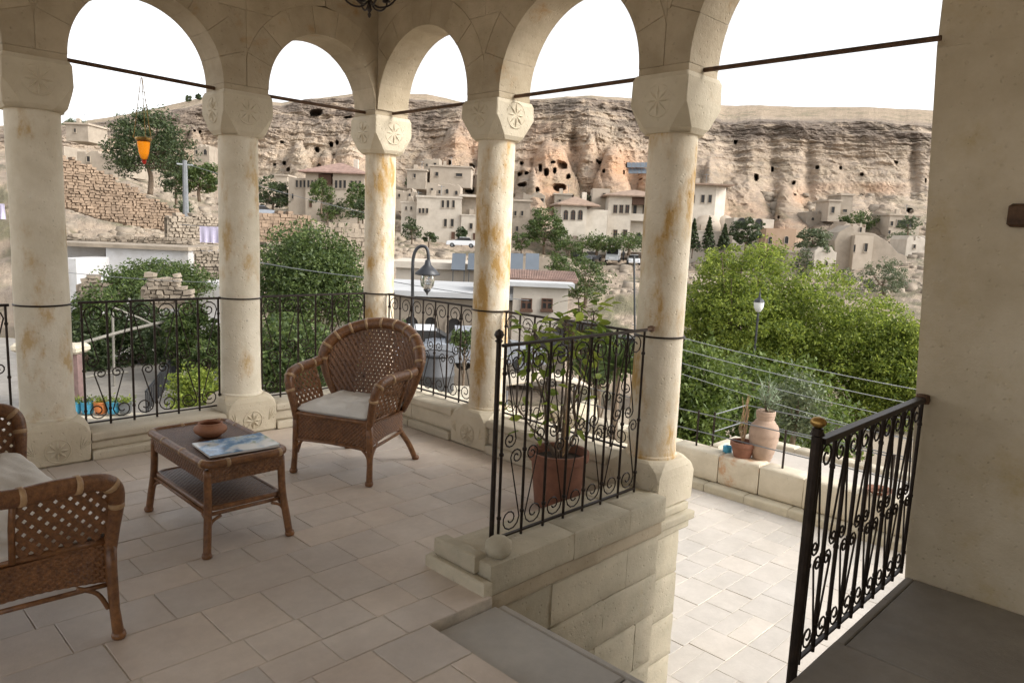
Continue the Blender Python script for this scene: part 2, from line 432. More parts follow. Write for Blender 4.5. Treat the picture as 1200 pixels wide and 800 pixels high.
for x in CX: b.box(x-.166, x+.166, -WT+.003, WT-.003, ZCAP, ZC-.001)
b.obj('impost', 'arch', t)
b = MB()
for x in CX: b.box(x-.155, x+.155, -WT+.006, WT-.006, ZC, ZC+.85)
b.obj('core', 'arch', t)
tA = t
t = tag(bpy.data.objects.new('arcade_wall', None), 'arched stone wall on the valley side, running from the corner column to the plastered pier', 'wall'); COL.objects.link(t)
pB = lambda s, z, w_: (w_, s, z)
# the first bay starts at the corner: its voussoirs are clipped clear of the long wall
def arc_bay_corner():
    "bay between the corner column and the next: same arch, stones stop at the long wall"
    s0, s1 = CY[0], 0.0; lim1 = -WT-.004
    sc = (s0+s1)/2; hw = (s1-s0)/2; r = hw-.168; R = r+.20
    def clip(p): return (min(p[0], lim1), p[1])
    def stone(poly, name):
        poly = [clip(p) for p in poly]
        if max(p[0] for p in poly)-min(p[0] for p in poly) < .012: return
        j = random.uniform(-.0025, .0025); b = MB(); b.prism(poly, pB, -WT+j, WT+j, .0022); b.obj(name, 'arch', t)
    n = 9
    for k in range(n):
        a0 = PI*k/n+.0012; a1 = PI*(k+1)/n-.0012; inn = []; out = []
        for q in range(6):
            a = a0+(a1-a0)*q/5; ca, sa = math.cos(a), math.sin(a)
            inn.append((sc+r*ca, ZC+r*sa*1.02)); ro = min(R, (hw-.001)/abs(ca) if abs(ca) > 1e-6 else R); out.append((sc+ro*ca, ZC+ro*sa*1.02))
        stone(inn+out[::-1], 'voussoir')
    z = ZC; row = 0
    while z < TOPZ-.01:
        h = .26 if z+.52 < TOPZ else TOPZ-z; z0, z1 = z+.0008, z+h-.0008
        if z0 >= ZC+R*1.02:
            for a, b_ in ((s0+.003, s0+.7), (s0+.704, lim1)): stone([(a, z0), (b_, z0), (b_, z1), (a, z1)], 'block')
        else:
            for sg in (-1, 1):
                edge = []
                for q in range(7):
                    zz = z0+(z1-z0)*q/6; tt = (zz-ZC)/1.02
                    w_ = math.sqrt(max(0, (R+.001)**2-tt*tt)) if tt < R+.001 else 0
                    if w_ < hw-.01: edge.append((w_, zz))
                if len(edge) < 2: continue
                lim = hw-.001
                stone([(sc+sg*lim, edge[0][1])]+[(sc+sg*max(.004, w_), zz) for w_, zz in edge]+[(sc+sg*lim, edge[-1][1])], 'block')
        z += h; row += 1
arc_bay_corner()
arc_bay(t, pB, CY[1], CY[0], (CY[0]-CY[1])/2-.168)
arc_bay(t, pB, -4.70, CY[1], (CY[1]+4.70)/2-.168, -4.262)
b = MB()
for y in CY: b.box(-WT+.003, WT-.003, y-.166, y+.166, ZCAP, ZC-.001)
b.obj('impost', 'arch', t)
b = MB()
for y in CY: b.box(-WT+.006, WT-.006, y-.155, y+.155, ZC, ZC+.85)
b.obj('core', 'arch', t)
# tie rods between the capitals
def rod(a, b_, label):
    m_ = MB(); m_.tube([a, b_], .013, 8); tag(m_.obj('tie_rod', 'rust'), label, 'iron rod', 'iron tie rods across the arches')
rod((CX[1]+.17, 0, ZR+.012), (CX[2]-.17, 0, ZR-.01), 'iron tie rod that carries the hanging amber lantern')
rod((CX[2]+.17, 0, ZR), (CX[3]-.15, 0, ZR), 'shortest iron tie rod, left of the corner column')
rod((0, CY[0]+.17, ZR), (0, -.17, ZR), 'iron tie rod right of the corner column')
rod((0, CY[1]+.17, ZR), (0, CY[0]-.17, ZR), 'iron tie rod between the two ochre stained columns')
rod((0.02, -4.30, ZR), (0, CY[1]-.17, ZR), 'longest iron tie rod, running to the plastered pier at the right')
rod((CX[0]+.17, 0, ZR), (CX[1]-.17, 0, ZR), 'iron tie rod left of the leftmost column')
# -------------------------------------------------- plastered pier and end walls
b = MB()
b.add([(.09, -4.41, -.02), (.62, -4.41, -.02), (.62, -8, -.02), (.10, -8, -.02), (.09, -4.265, 2.52), (.62, -4.265, 2.52), (.62, -8, 2.52), (.10, -8, 2.52)],
      [(3, 2, 1, 0), (4, 5, 6, 7), (0, 1, 5, 4), (1, 2, 6, 5), (2, 3, 7, 6), (3, 0, 4, 7)])
b.add([(.09, -4.265, 2.521), (.62, -4.265, 2.521), (.62, -8, 2.521), (.10, -8, 2.521), (.09, -4.262, TOPZ), (.62, -4.262, TOPZ), (.62, -8, TOPZ), (.10, -8, TOPZ)], [(0, 1, 5, 4), (1, 2, 6, 5), (2, 3, 7, 6), (3, 0, 4, 7)])
p = b.obj('plastered_pier', 'plaster'); tag(p, 'broad plastered stone pier filling the right edge', 'pier')
b = MB(); b.cham(.045, .10, -4.78, -4.640, 1.715, 1.815, .012)
bv = b.obj('dark_niche_block', 'rust', p)  # dark block added in place of a shaded hollow in the pier
b = MB(); b.cham(-.01, .095, -4.62, -4.42, .86, .90, .004); 
# ceiling, back walls
b = MB(); b.box(-7, WT+.3, -8.2, WT+.3, TOPZ+.003, TOPZ+.2); struct(b.obj('ceiling', 'ceiling'))
b = MB(); b.box(-5.3, .6, -8.2, -8.003, -.02, TOPZ); struct(b.obj('back_wall', 'ceiling'))
# -------------------------------------------------- floors
def tiles(parent, x0, x1, y0, y1, z, rows, lens, mat, name, holes=(), gap=.004, th=.03):
    y = y1; r = 0
    while y > y0+.01:
        h = min(random.choice(rows), y-y0)
        if y-h-y0 < .08: h = y-y0
        x = x0-random.uniform(0, .3)
        while x < x1-.005:
            L = random.choice(lens)*random.uniform(.92, 1.08); a, b_ = max(x, x0), min(x+L, x1); x += L
            if x1-b_ < .09: b_ = x1; x = x1
            if b_-a < .03: continue
            parts = [(y-h, y)]
            if h > .27 and random.random() < .22: q = random.uniform(.42, .58)*h; parts = [(y-h, y-h+q), (y-h+q, y)]
            for ya, yb in parts:
                boxes = [(a, b_, ya, yb)]
                for (hx0, hx1, hy0, hy1) in holes:
                    nb = []
                    for (p0, p1, q0, q1) in boxes:
                        if p1 <= hx0 or p0 >= hx1 or q1 <= hy0 or q0 >= hy1: nb.append((p0, p1, q0, q1)); continue
                        if p0 < hx0-.02: nb.append((p0, hx0, q0, q1))
                        if p1 > hx1+.02: nb.append((hx1, p1, q0, q1))
                        m0, m1 = max(p0, hx0), min(p1, hx1)
                        if q0 < hy0-.02: nb.append((m0, m1, q0, hy0))
                        if q1 > hy1+.02: nb.append((m0, m1, hy1, q1))
                    boxes = nb
                for (p0, p1, q0, q1) in boxes:
                    m_ = MB(); dz = random.uniform(-.0012, .0012)
                    m_.cham(p0+gap/2, p1-gap/2, q0+gap/2, q1-gap/2, z-th, z+dz, .0022, .0022)
                    m_.obj(name, mat, parent)
        y -= h; r += 1
b = MB(); b.box(-7, -1.975, -8.2, -.03, -.2, -.0035); b.box(-1.975, -1.62, -3.235, -.03, -.2, -.0035); b.box(-1.62, -.03, -3.12, -.03, -.2, -.0035)
b.box(-1.975, -1.62, -8.2, -3.235, -.25, -.09); b.box(-1.62, .1, -8.2, -4.42, -.25, -.035)
fl = struct(b.obj('terrace_floor', 'mortar'))
tiles(fl, -4.6, -.20, -2.85, -.20, 0, (.21, .27, .24), (.24, .30, .36, .27), 'tile', 'floor_tile')
tiles(fl, -4.6, -1.62, -3.235, -2.85, 0, (.20,), (.30, .40, .24), 'tile', 'floor_tile')
tiles(fl, -4.6, -1.975, -5.6, -3.235, 0, (.21, .27, .24), (.24, .30, .36, .27), 'tile', 'floor_tile')
b = MB(); b.box(-7, -4.605, -8.2, -.2, -.03, -.001); b.box(-4.6, -1.98, -8.2, -5.605, -.03, -.001); b.obj('floor_screed', 'tile', fl)
for (x0, x1, y0, y1, z) in ((-1.972, -1.60, -3.95, -3.24, -.045), (-1.972, -1.60, -4.75, -3.955, -.047), (-1.972, -1.26, -6.2, -4.755, -.046)):
    m_ = MB(); m_.cham(x0, x1, y0, y1, z-.06, z, .008, .002); m_.obj('step_slab', 'slab', fl)
m_ = MB(); m_.cham(-1.60, -1.555, -4.40, -3.245, -.12, -.05, .012, .003); m_.obj('step_nosing', 'slab', fl)
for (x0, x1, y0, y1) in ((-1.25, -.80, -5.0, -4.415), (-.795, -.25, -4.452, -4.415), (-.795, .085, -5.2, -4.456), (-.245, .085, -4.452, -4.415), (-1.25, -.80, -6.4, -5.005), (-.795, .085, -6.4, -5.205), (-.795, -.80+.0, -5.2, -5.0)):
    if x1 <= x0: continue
    m_ = MB(); m_.cham(x0, x1, y0, y1, -.06, 0, .005, .001); m_.obj('floor_slab', 'slab_dark', fl)  # shade on the landing is put into the slab colour
# -------------------------------------------------- stair and walls below
st = thing('stone_stair', 'stone steps going down between the balustrade wall and the landing', 'stairs', (0, 0, Z_LOW))
for k in range(5):
    m_ = MB(); x0 = -1.552+k*.235; zt = -.05-.20*(k+1)
    m_.cham(x0, x0+.25, -4.40, -3.22, -.30, zt-Z_LOW, .008, .003); m_.obj('step', 'slab', st)
# balustrade wall under the short railing (outer face y=-3.2)
wl = thing('balustrade_wall', 'low stone wall with a ball finial carrying the short scrolled railing', 'wall', (0, 0, 0))
def blk(parent, x0, x1, y0, y1, z0, z1, name='block', mat='rough', c=.007, j=.004):
    m_ = MB(); m_.cham(x0, x1, y0, y1, z0, z1, c, j)
    bm = bmesh.new(); bm.from_mesh(m_.mesh('t')); bmesh.ops.subdivide_edges(bm, edges=bm.edges[:], cuts=3, use_grid_fill=True)
    for v in bm.verts:
        q = math.sin(v.co.x*23+v.co.z*31+x0*7)*math.cos(v.co.y*29+v.co.x*17+z0*5); v.co += v.normal*(q*.0025)
    me = bpy.data.meshes.new(name); bm.to_mesh(me); bm.free()
    return smooth_by_angle(link(name, me, mat, parent), 50)
for (x0, x1) in ((-1.60, -1.02), (-1.014, -.55), (-.544, -.20)):
    blk(wl, x0, x1, -3.20, -2.86, -.025, .125, 'coping_stone')
blk(wl, -1.655, -1.602, -3.215, -2.80, -.02, .06, 'end_stone'); blk(wl, -1.63, -1.56, -3.12, -2.84, .062, .15, 'end_stone')
for (x0, x1) in ((-1.60, -1.25), (-1.244, -.78), (-.774, -.20)):
    blk(wl, x0, x1, -3.185, -2.87, -.115, -.03, 'moulding', 'arch')
random.seed(5)
z = -.12
while z > Z_LOW+.02:
    h = random.choice((.26, .30, .24)); z0 = max(Z_LOW, z-h); x = -1.58
    while x < -.205:
        L = random.choice((.32, .44, .38)); x1 = min(x+L, -.205)
        if -.205-x1 < .12: x1 = -.205
        blk(wl, x+.0012, x1-.0012, -3.17, -2.95, z0+.0015, z-.001); x = x1
    z = z0
m_ = MB(); m_.lathe([(.001, 0), (.052, .006), (.066, .035), (.06, .068), (.035, .088), (.001, .092)], 14, wob=.05); 
smooth_by_angle(m_.obj('ball_finial', 'rough', wl, loc=(-1.50, -3.14, .125)), 60)
# pilaster below the largest column
pl = thing('corner_pilaster', 'stone pilaster with a moulded cap under the largest ochre stained column', 'pilaster', (0, 0, 0))
blk(pl, -.20, .145, -3.14, -2.74, -.055, -.004); blk(pl, -.225, .175, -3.17, -2.72, -.115, -.058, 'moulding'); blk(pl, -.205, .150, -3.15, -2.73, -.17, -.118, 'moulding')
z = -.173
while z > Z_LOW+.02:
    z0 = max(Z_LOW, z-.28); blk(pl, -.19, .085, -3.13, -2.76, z0+.003, z); z = z0
# parapets between the columns
def parapet(axis, a, b_, ztop, label, inner=-.19):
    g = thing('parapet', label, 'parapet', (0, 0, 0))
    n = max(1, round(abs(b_-a)/.62)); random.seed(int(abs(a*100)))
    cuts = [a+(b_-a)*k/n for k in range(n+1)]
    for p0, p1 in zip(cuts, cuts[1:]):
        lo, hi = min(p0, p1)+.003, max(p0, p1)-.003
        for (i0, o1, z0, z1, nm, mt) in ((inner, .17, ztop-.055, ztop, 'coping_stone', 'parapet'), (inner+.025, .15, .062, ztop-.058, 'block', 'parapet'), (inner-.012, .15, -.004, .06, 'skirting_stone', 'parapet')):
            if axis == 'x': blk(g, lo, hi, i0, o1, z0, z1, nm, mt, .008, .002)
            else: blk(g, i0, o1, lo, hi, z0, z1, nm, mt, .008, .002)
    return g
parapet('x', CX[0]+.2, CX[1]-.2, .18, 'low stone parapet at the left edge, left of the leftmost column')
parapet('x', CX[1]+.2, CX[2]-.2, .18, 'low stone parapet behind the wicker table')
parapet('x', CX[2]+.2, CX[3]-.2, .20, 'low stone parapet left of the corner, behind the far armchair')
parapet('y', -.2, CY[0]+.2, .245, 'low stone parapet right of the far armchair')
parapet('y', CY[0]-.2, CY[1]+.2, .245, 'low stone parapet behind the potted citrus tree')
# mass of the building below
b = MB(); b.box(-7, .12, -.2, .12, -6.5, -.21); b.box(-.03, .11, -2.72, -.205, -6.5, -.21); b.box(-7, .0, -8.2, -8.0, -6.5, -.22)
tag(b.obj('foundation_wall', 'rough'), 'stone house wall below the arcade', 'wall')
b = MB(); b.box(-1.25, .60, -4.60, -4.42, Z_LOW, -.252); b.box(.2, .60, -8, -4.605, Z_LOW, -.025)
tag(b.obj('landing_wall', 'rough'), 'stone wall under the landing beside the stair', 'wall')
# -------------------------------------------------- lower terrace
b = MB(); b.box(.12, 4.85, -9, 1.2, -6.5, Z_LOW-.004); b.box(-1.6, .12, -4.42, -3.17, -6.5, Z_LOW-.004)
lf = struct(b.obj('lower_terrace_floor', 'mortar'))
random.seed(11)
tiles(lf, .13, 3.70, -5.2, -.05, Z_LOW, (.24, .30), (.30, .42, .36), 'tile_low', 'floor_tile', gap=.004)
tiles(lf, -.35, .13, -4.40, -3.16, Z_LOW, (.24, .30), (.30, .42), 'tile_low', 'floor_tile', gap=.004)
b = MB(); b.box(.13, 3.7, -9, -5.205, Z_LOW-.03, Z_LOW-.001); b.obj('paving_screed', 'tile_low', lf)
lw = thing('terrace_wall', 'low stone wall with a rusty patch at the far side of the lower terrace', 'wall')
ZT = -.82
yy = 1.2; random.seed(3); k = 0
while yy > -7:
    L = random.choice((.62, .75, .5)); y1 = yy-L
    o = blk(lw, 3.72, 3.98, y1+.004, yy-.004, Z_LOW+.10, ZT, 'wall_stone', 'stainstone' if -1.75 < (yy+y1)/2 < -1.1 else 'parapet', .015, .006)
    blk(lw, 3.60, 3.97, y1+.1, yy+.092, Z_LOW-.02, Z_LOW+.095, 'footing_stone', 'rough', .012, .004)
    yy = y1
b = MB(); b.box(3.98, 4.72, -7, -1.22, -1.2, ZT-.02); b.obj('planter_bed', 'tile_low', lw)
yy = -1.2
while yy > -7:
    y1 = yy-.7; blk(lw, 4.62, 4.80, y1+.004, yy-.004, -1.3, ZT+.03, 'kerb_stone', 'parapet', .012, .004); yy = y1
blk(lw, 3.99, 4.61, -1.25, -1.13, -1.3, ZT+.015, 'kerb_stone', 'parapet'); 
b = MB(); b.box(.12, 4.80, 1.202, 1.3, -6.5, ZT); b.obj('retaining_stone', 'rough', lw)
# -------------------------------------------------- scrolled iron railings
def spiral(cx, cz, r0, a0, turns, sgn, n=16):
    return [(cx+(r0*(1-.78*k/n))*math.cos(a0+sgn*turns*2*PI*k/n), cz+(r0*(1-.78*k/n))*math.sin(a0+sgn*turns*2*PI*k/n)) for k in range(n+1)]
def s_scroll(b, wd, z0, z1, rb, rt, tr=.0045):
    "S-shaped bar: bottom spiral, diagonal, top spiral, within 0..wd"
    lo = spiral(wd*.52, z0+rb, rb, -PI/2-.35, 1.35, 1)      # starts near the bottom, curls inwards
    hi = spiral(wd*.48, z1-rt, rt, PI/2-.35, 1.35, 1)
    lo = spiral(wd-.012-rb, z0+rb+.004, rb, PI, 1.4, 1)
    hi = spiral(.012+rt, z1-rt-.004, rt, 0, 1.4, 1)
    p = [(x, 0, z) for x, z in lo[::-1]]
    q = [(x, 0, z) for x, z in hi]
    b.tube(p+q, tr, 4, flat=1.0)
def railing(name_label, p0, p1, z0, z1, nb, cat='railing', zdrop=0.0, posts=(), barr=.0078, top='rod', seed=0, ends=True, cuts=None):
    p0 = Vector(p0); p1 = Vector(p1); L = (p1-p0).length; ang = math.atan2(p1.y-p0.y, p1.x-p0.x)
    g = thing('scrolled_railing', name_label, cat, (p0.x, p0.y, 0), ang, 'wrought iron railings')
    wd = L/nb; H = z1-z0
    m_ = MB()
    if top == 'rod': m_.tube([(-.02, 0, z1), (L+.02, 0, z1)], .009, 6)
    else: m_.cham(-.01, L+.01, -.02, .02, z1-.012, z1+.012, .004)
    m_.obj('top_rail', 'iron', g)
    m_ = MB(); m_.box(0, L, -.008, .008, z0+.012, z0+.022); m_.obj('bottom_rail', 'iron', g)
    bar = MB(); bar.tube([(0, 0, z0-.006), (0, 0, z1)], barr, 6)
    for q in (.12, .45, .86): bar.lathe([(.003, -.014), (.0115, -.006), (.0115, .006), (.003, .014)], 8, (0, 0, z0+H*q))
    bm_ = bar.mesh('baluster', False)
    sc_ = MB(); r1 = wd*.42
    s_scroll(sc_, wd, z0+.026, z0+H*.47, r1*.95, r1*.62, .0044)
    s1 = sc_.mesh('scroll')
    sc_ = MB(); s_scroll(sc_, wd, z0+H*.47, z1-.012, r1*.62, r1*1.0, .0044); s2 = sc_.mesh('scroll')
    for k in range(nb+1):
        o = link('baluster', bm_, 'iron', g, (k*wd, 0, 0))
    for k in range(nb):
        for s_ in (s1, s2):
            o = link('scroll', s_, 'iron', g, ((k+(0 if k % 2 else 1))*wd, 0, 0))
            if k % 2 == 0: o.scale = (-1, 1, 1)
    return g
gA = railing('wrought iron scroll railing left of the leftmost column, cut by the photo edge', (CX[0]+.2, 0, 0), (CX[1]-.2, 0, 0), .20, ZTIE, 6)
gB = railing('wrought iron scroll railing behind the wicker table, blue pots seen through it', (CX[1]+.22, 0, 0), (CX[2]-.17, 0, 0), .19, ZTIE, 6)
gC = railing('wrought iron scroll railing left of the corner column, a bushy tree behind it', (CX[2]+.17, 0, 0), (CX[3]-.15, 0, 0), .21, ZTIE, 6)
gD = railing('wrought iron scroll railing right of the corner column, a grey barrel behind it', (0, -.16, 0), (0, CY[0]+.17, 0), .255, ZTIE, 7)
gE = railing('wrought iron scroll railing behind the potted citrus tree', (0, CY[0]-.17, 0), (0, CY[1]+.17, 0), .255, ZTIE, 8)
gF = railing('short scrolled railing standing on the low wall with the ball finial', (-1.405, -3.04, 0), (-.30, -3.04, 0), .135, 1.085, 7, barr=.0075)
m_ = MB(); m_.tube([(-.045, 0, .12), (-.045, 0, 1.10)], .012, 8); m_.lathe([(.012, 0), (.02, .008), (.012, .018), (.024, .036), (.018, .054), (.002, .064)], 10, (-.045, 0, 1.10)); m_.obj('newel_post', 'iron', gF)
m_ = MB(); m_.tube([(1.10, 0, 1.085), (1.23, .035, 1.082)], .009, 6); m_.lathe([(.0, -.02), (.022, -.012), (.022, .012), (.0, .02)], 8, (1.22, .035, 1.082)); m_.obj('wall_anchor', 'rust', gF)
gG = railing('dark scrolled railing with a brass knob on its post, fixed to the plastered pier', (-1.12, -4.40, 0), (.05, -4.40, 0), .03, .90, 9, barr=.009, top='flat')
m_ = MB(); m_.tube([(-.045, 0, -.05), (-.045, 0, .925)], .019, 10); m_.lathe([(.019, 0), (.027, .006), (.02, .02), (.02, .03)], 12, (-.045, 0, .925)); m_.obj('newel_post', 'iron', gG)
m_ = MB(); m_.lathe([(.012, 0), (.016, .004), (.027, .014), (.029, .024), (.02, .036), (.002, .042)], 14, (-.045, 0, .955)); smooth_by_angle(m_.obj('brass_knob', 'brass', gG), 60)
m_ = MB(); m_.lathe([(.001, -.025), (.03, -.02), (.034, 0), (.03, .02), (.001, .025)], 8, (1.17, 0, .90)); m_.obj('wall_anchor', 'rust', gG)
for g, x0, r in ((gB, -.22, .158), (gC, -.17, .151), (gD, -.16, .138), (gE, -.17, .142)):
    m_ = MB(); pts = [(x0+r*math.cos(a*PI/12), r*math.sin(a*PI/12), ZTIE) for a in range(0, 25)]
    m_.tube(pts, .006, 5); m_.obj('collar', 'iron', g)
m_ = MB(); m_.tube([(1.446-.33-.16+r_*0+.17+.148*math.cos(a*PI/12), .148*math.sin(a*PI/12), ZTIE) for a in range(25) for r_ in (0,)], .006, 5); m_.obj('collar', 'iron', gE, loc=(.2, 0, 0))
# ================================================================== FURNITURE AND SMALL THINGS
def weave_sheet(fn, nu, nv, amp, name, mat, parent, pu=2, pv=2):
    "grid sheet fn(s,t)->(point, normal); basket weave relief"
    b = MB()
    for j in range(nv+1):
        for i in range(nu+1):
            p, n = fn(i/nu, j/nv)
            h = amp*math.sin(PI*(i+.5)/pu*1.0)*math.cos(PI*(j+.5)/pv)
            b.v.append((p[0]+n[0]*h, p[1]+n[1]*h, p[2]+n[2]*h))
    for j in range(nv):
        for i in range(nu):
            a = j*(nu+1)+i; b.f.append((a, a+1, a+nu+2, a+nu+1))
    return b.obj(name, mat, parent)
def bindings(parent, pts, r, every=4, off=2):
    m_ = MB()
    for i in range(off, len(pts)-1, every):
        a, b_ = Vector(pts[i]), Vector(pts[i+1]); d = (b_-a).normalized(); rr = r[i] if isinstance(r, list) else r
        m_.tube([a, a+d*.004, a+d*.016, a+d*.020], [rr*1.0, rr*1.10, rr*1.10, rr*1.0], 10)
    return stuff(m_.obj('binding', 'bind', parent, True))
def smoothpath(pts, n=6):
    P = [Vector(p) for p in pts]; out = []
    for i in range(len(P)-1):
        p0, p1, p2, p3 = P[max(0, i-1)], P[i], P[i+1], P[min(len(P)-1, i+2)]
        for k in range(n):
            t = k/n; out.append(.5*((2*p1)+(p2-p0)*t+(2*p0-5*p1+4*p2-p3)*t*t+(3*p1-p0-3*p2+p3)*t**3))
    out.append(P[-1]); return out
def back_y(x, z): return .235+.24*(z-.4)-1.05*x*x
def back_w(z):
    if z <= .68: return .26+.115*max(0, (z-.38)/.3)**.8
    return .375*max(0, 1-((z-.68)/.245)**2)**.42
def lattice(b, inside, to3, x0, x1, z0, z1, pitch, wd, th, slope=1.0):
    "two families of crossing strips"
    for fam in (1, -1):
        k0 = x0-(z1 if fam > 0 else -z0)/slope; kk = int((x1-x0+(z1-z0)/slope)/pitch)+3
        for k in range(-2, kk+2):
            c0 = (x0-(z1-z0)/slope)+k*pitch if fam > 0 else x0+k*pitch
            seg = []
            n = 26
            for q in range(n+1):
                z = z0+(z1-z0)*q/n; x = c0+fam*(z-z0)/slope
                if inside(x, z): seg.append((x, z))
                elif len(seg) > 1: strip(b, seg, to3, wd, th, fam, slope); seg = []
                else: seg = []
            if len(seg) > 1: strip(b, seg, to3, wd, th, fam, slope)
def strip(b, seg, to3, wd, th, fam, slope):
    nx, nz = (slope/math.hypot(1, slope), -fam/math.hypot(1, slope)); rs = []
    for x, z in seg:
        r = []
        for s_, h in ((-1, 0), (-.6, th), (.6, th), (1, 0), (.6, -th), (-.6, -th)):
            r.append(to3(x+nx*s_*wd/2, z+nz*s_*wd/2, h+fam*.0015))
        rs.append(r)
    b.rings(rs)
def wicker_chair(label, loc, rz):
    t = thing('wicker_armchair', label, 'armchair', loc, rz)
    for s in (-1, 1):
        m_ = MB(); m_.tube([(s*.283, -.30, .0), (s*.283, -.298, .03), (s*.28, -.29, .12), (s*.275, -.285, .28), (s*.272, -.285, .40)], [.017, .021, .019, .022, .024], 10)
        m_.lathe([(.010, 0), (.024, .004), (.027, .016), (.023, .03)], 12, (s*.283, -.30, 0)); m_.obj('leg', 'cane', t, True)
        m_ = MB(); m_.tube(smoothpath([(s*.275, .315, .012), (s*.25, .25, .14), (s*.20, .14, .30), (s*.19, .10, .36)], 4), .019, 10)
        m_.lathe([(.010, 0), (.024, .004), (.026, .016), (.02, .03)], 12, (s*.277, .318, 0)); m_.obj('leg', 'cane', t, True)
        m_ = MB(); m_.tube(smoothpath([(s*.272, -.288, .13), (s*.255, -.288, .19), (s*.21, -.287, .232)], 5), .009, 7)
        m_.tube(smoothpath([(s*.274, -.27, .13), (s*.27, -.235, .20), (s*.262, -.17, .238)], 5), .009, 7); m_.obj('bracket', 'cane', t, True)
        # arm: rolled band rising from the front leg, running back into the hoop
        ap = smoothpath([(s*.272, -.285, .36), (s*.286, -.292, .45), (s*.308, -.300, .55), (s*.325, -.288, .615), (s*.338, -.235, .652), (s*.355, -.10, .665), (s*.368, .02, .665), (s*.374, .10, .672)], 6)
        rr = [.024+.010*min(1, i/22) for i in range(len(ap))]
        m_ = MB(); m_.tube(ap, rr, 14, flat=.82); arm = m_.obj('armrest', 'wicker', t, True); bindings(arm, ap, [x*.97 for x in rr], 8, 11)
        # arm panel lattice with an open gap towards the back
        def to3(y, z, h, s=s): return (s*(.284+.07*((z-.42)/.24)*(1 if y > -.15 else 1-(-.15-y)*2.5)+h), y, z)
        b = MB(); lattice(b, lambda y, z: -.292 < y < .03-.25*(.68-z)*0 and z < .655 and z > .41, to3, -.31, .03, .41, .66, .046, .023, .0024, 1.15)
        stuff(b.obj('arm_lattice', 'wicker', t))
        m_ = MB(); m_.tube([(s*.29, .03, .41), (s*.33, .035, .55), (s*.37, .035, .66)], .011, 7); m_.obj('arm_post', 'cane', t, True)
    # back hoop
    hp = []
    for k in range(25):
        a = PI*k/24; x = .378*math.cos(a); z = .685+.25*math.sin(a)**.85 if 0 < k < 24 else .685
        hp.append((x, back_y(x, z)-.0, z))
    hp = [(.255, back_y(.255, .40), .38), (.33, back_y(.33, .52), .53)]+hp+[(-.33, back_y(.33, .52), .53), (-.255, back_y(.255, .40), .38)]
    hp = smoothpath(hp, 3)
    nn = len(hp); rr = [.018+.022*min(1, min(i, nn-1-i)/10) for i in range(nn)]
    m_ = MB(); m_.tube(hp, rr, 14, flat=.9); hoop = m_.obj('back_hoop', 'wicker', t, True); bindings(hoop, hp, [x*.97 for x in rr], 7, 8)
    def to3(x, z, h): return (x, back_y(x, z)+h, z)
    b = MB(); lattice(b, lambda x, z: abs(x) < back_w(z)-.012 and .40 < z < .915, to3, -.38, .38, .40, .92, .0325, .0205, .0022, 1.5)
    stuff(b.obj('back_lattice', 'wicker', t))
    for s in (-1, 1):      # closely woven bands either side of the open centre
        weave_sheet(lambda u, v, s=s: ((s*(.17+(back_w(.41+.45*v)-.182)*u), back_y(s*(.17+(back_w(.41+.45*v)-.182)*u), .41+.45*v)+.006, .41+.45*v), (0, 1, 0)), 22, 48, .003, 'back_side_weave', 'wicker', t)
    # seat apron
    weave_sheet(lambda u, v: ((-.272+.544*u, -.292, .225+.018*math.sin(PI*u)*(1-v)+.175*v), (0, -1, 0)), 84, 26, .0035, 'front_apron', 'wicker', t)
    for s in (-1, 1):
        weave_sheet(lambda u, v, s=s: ((s*(.276-.05*u), -.285+.50*u, .235+.02*math.sin(PI*u)*(1-v)+.165*v), (s, 0, 0)), 72, 26, .0035, 'side_apron', 'wicker', t)
    m_ = MB()
    for z, r in ((.225, .010), (.40, .014)):
        m_.tube(smoothpath([(-.27, -.29, z), (0, -.298, z+.012*(z < .3)), (.27, -.29, z)], 6), r, 8)
        for s in (-1, 1): m_.tube([(s*.272, -.285, z), (s*.23, .20, z)], r, 8)
        m_.tube([(-.23, .20, z), (.23, .20, z)], r, 8)
    m_.obj('seat_rail', 'cane', t, True)
    m_ = MB(); m_.box(-.26, .26, -.28, .21, .375, .385); m_.obj('seat_deck', 'wicker', t)
    # cushion
    b = MB(); N = 28
    for lay, (zz, ex) in enumerate(((0, .96), (.012, 1), (.034, 1), (.05, .965))):
        pass
    nu = 30
    def cz(u, v):
        e = (1-abs(u)**8)*(1-abs(v)**8); return e
    vs = []; 
    for side in (1, -1):
        for j in range(nu+1):
            for i in range(nu+1):
                u = -1+2*i/nu; v = -1+2*j/nu; e = max(0, cz(u, v))**.5
                dent = .012*math.exp(-((u*.9)**2+(v+.1)**2)/.05)+.006*math.sin(u*9+v*4)*math.sin(v*7)+.005*math.sin(u*17-v*13)*math.cos(v*11)+.003*math.sin(u*31+v*5)
                z = .428+side*.044*e-(dent*e if side > 0 else 0)
                vs.append((u*.265*(1-.02*v*v), -.045+v*.25, z))
    fs = []
    for q in (0, 1):
        o = q*(nu+1)**2
        for j in range(nu):
            for i in range(nu): a = o+j*(nu+1)+i; fs.append((a, a+1, a+nu+2, a+nu+1))
    b.add(vs, fs); b.obj('cushion', 'cushion', t, True)
    return t
ch = wicker_chair('brown wicker armchair with a white cushion facing the table, beside the corner of the terrace', (-1.088, -1.336, 0), math.radians(-65.7))
st_ = wicker_chair('two seat brown wicker settee with white cushion, cut off by the left edge', (-3.257, -1.938, 0), math.radians(92))
st_.name = 'wicker_settee'; st_['category'] = 'settee'
def widen(me, e=.33):
    n = len(me.vertices); co = np.empty(n*3, dtype=np.float32); me.vertices.foreach_get('co', co); co = co.reshape(-1, 3); co[:, 0] += e*np.clip(co[:, 0]/.2, -1, 1); me.vertices.foreach_set('co', co.ravel()); me.update()
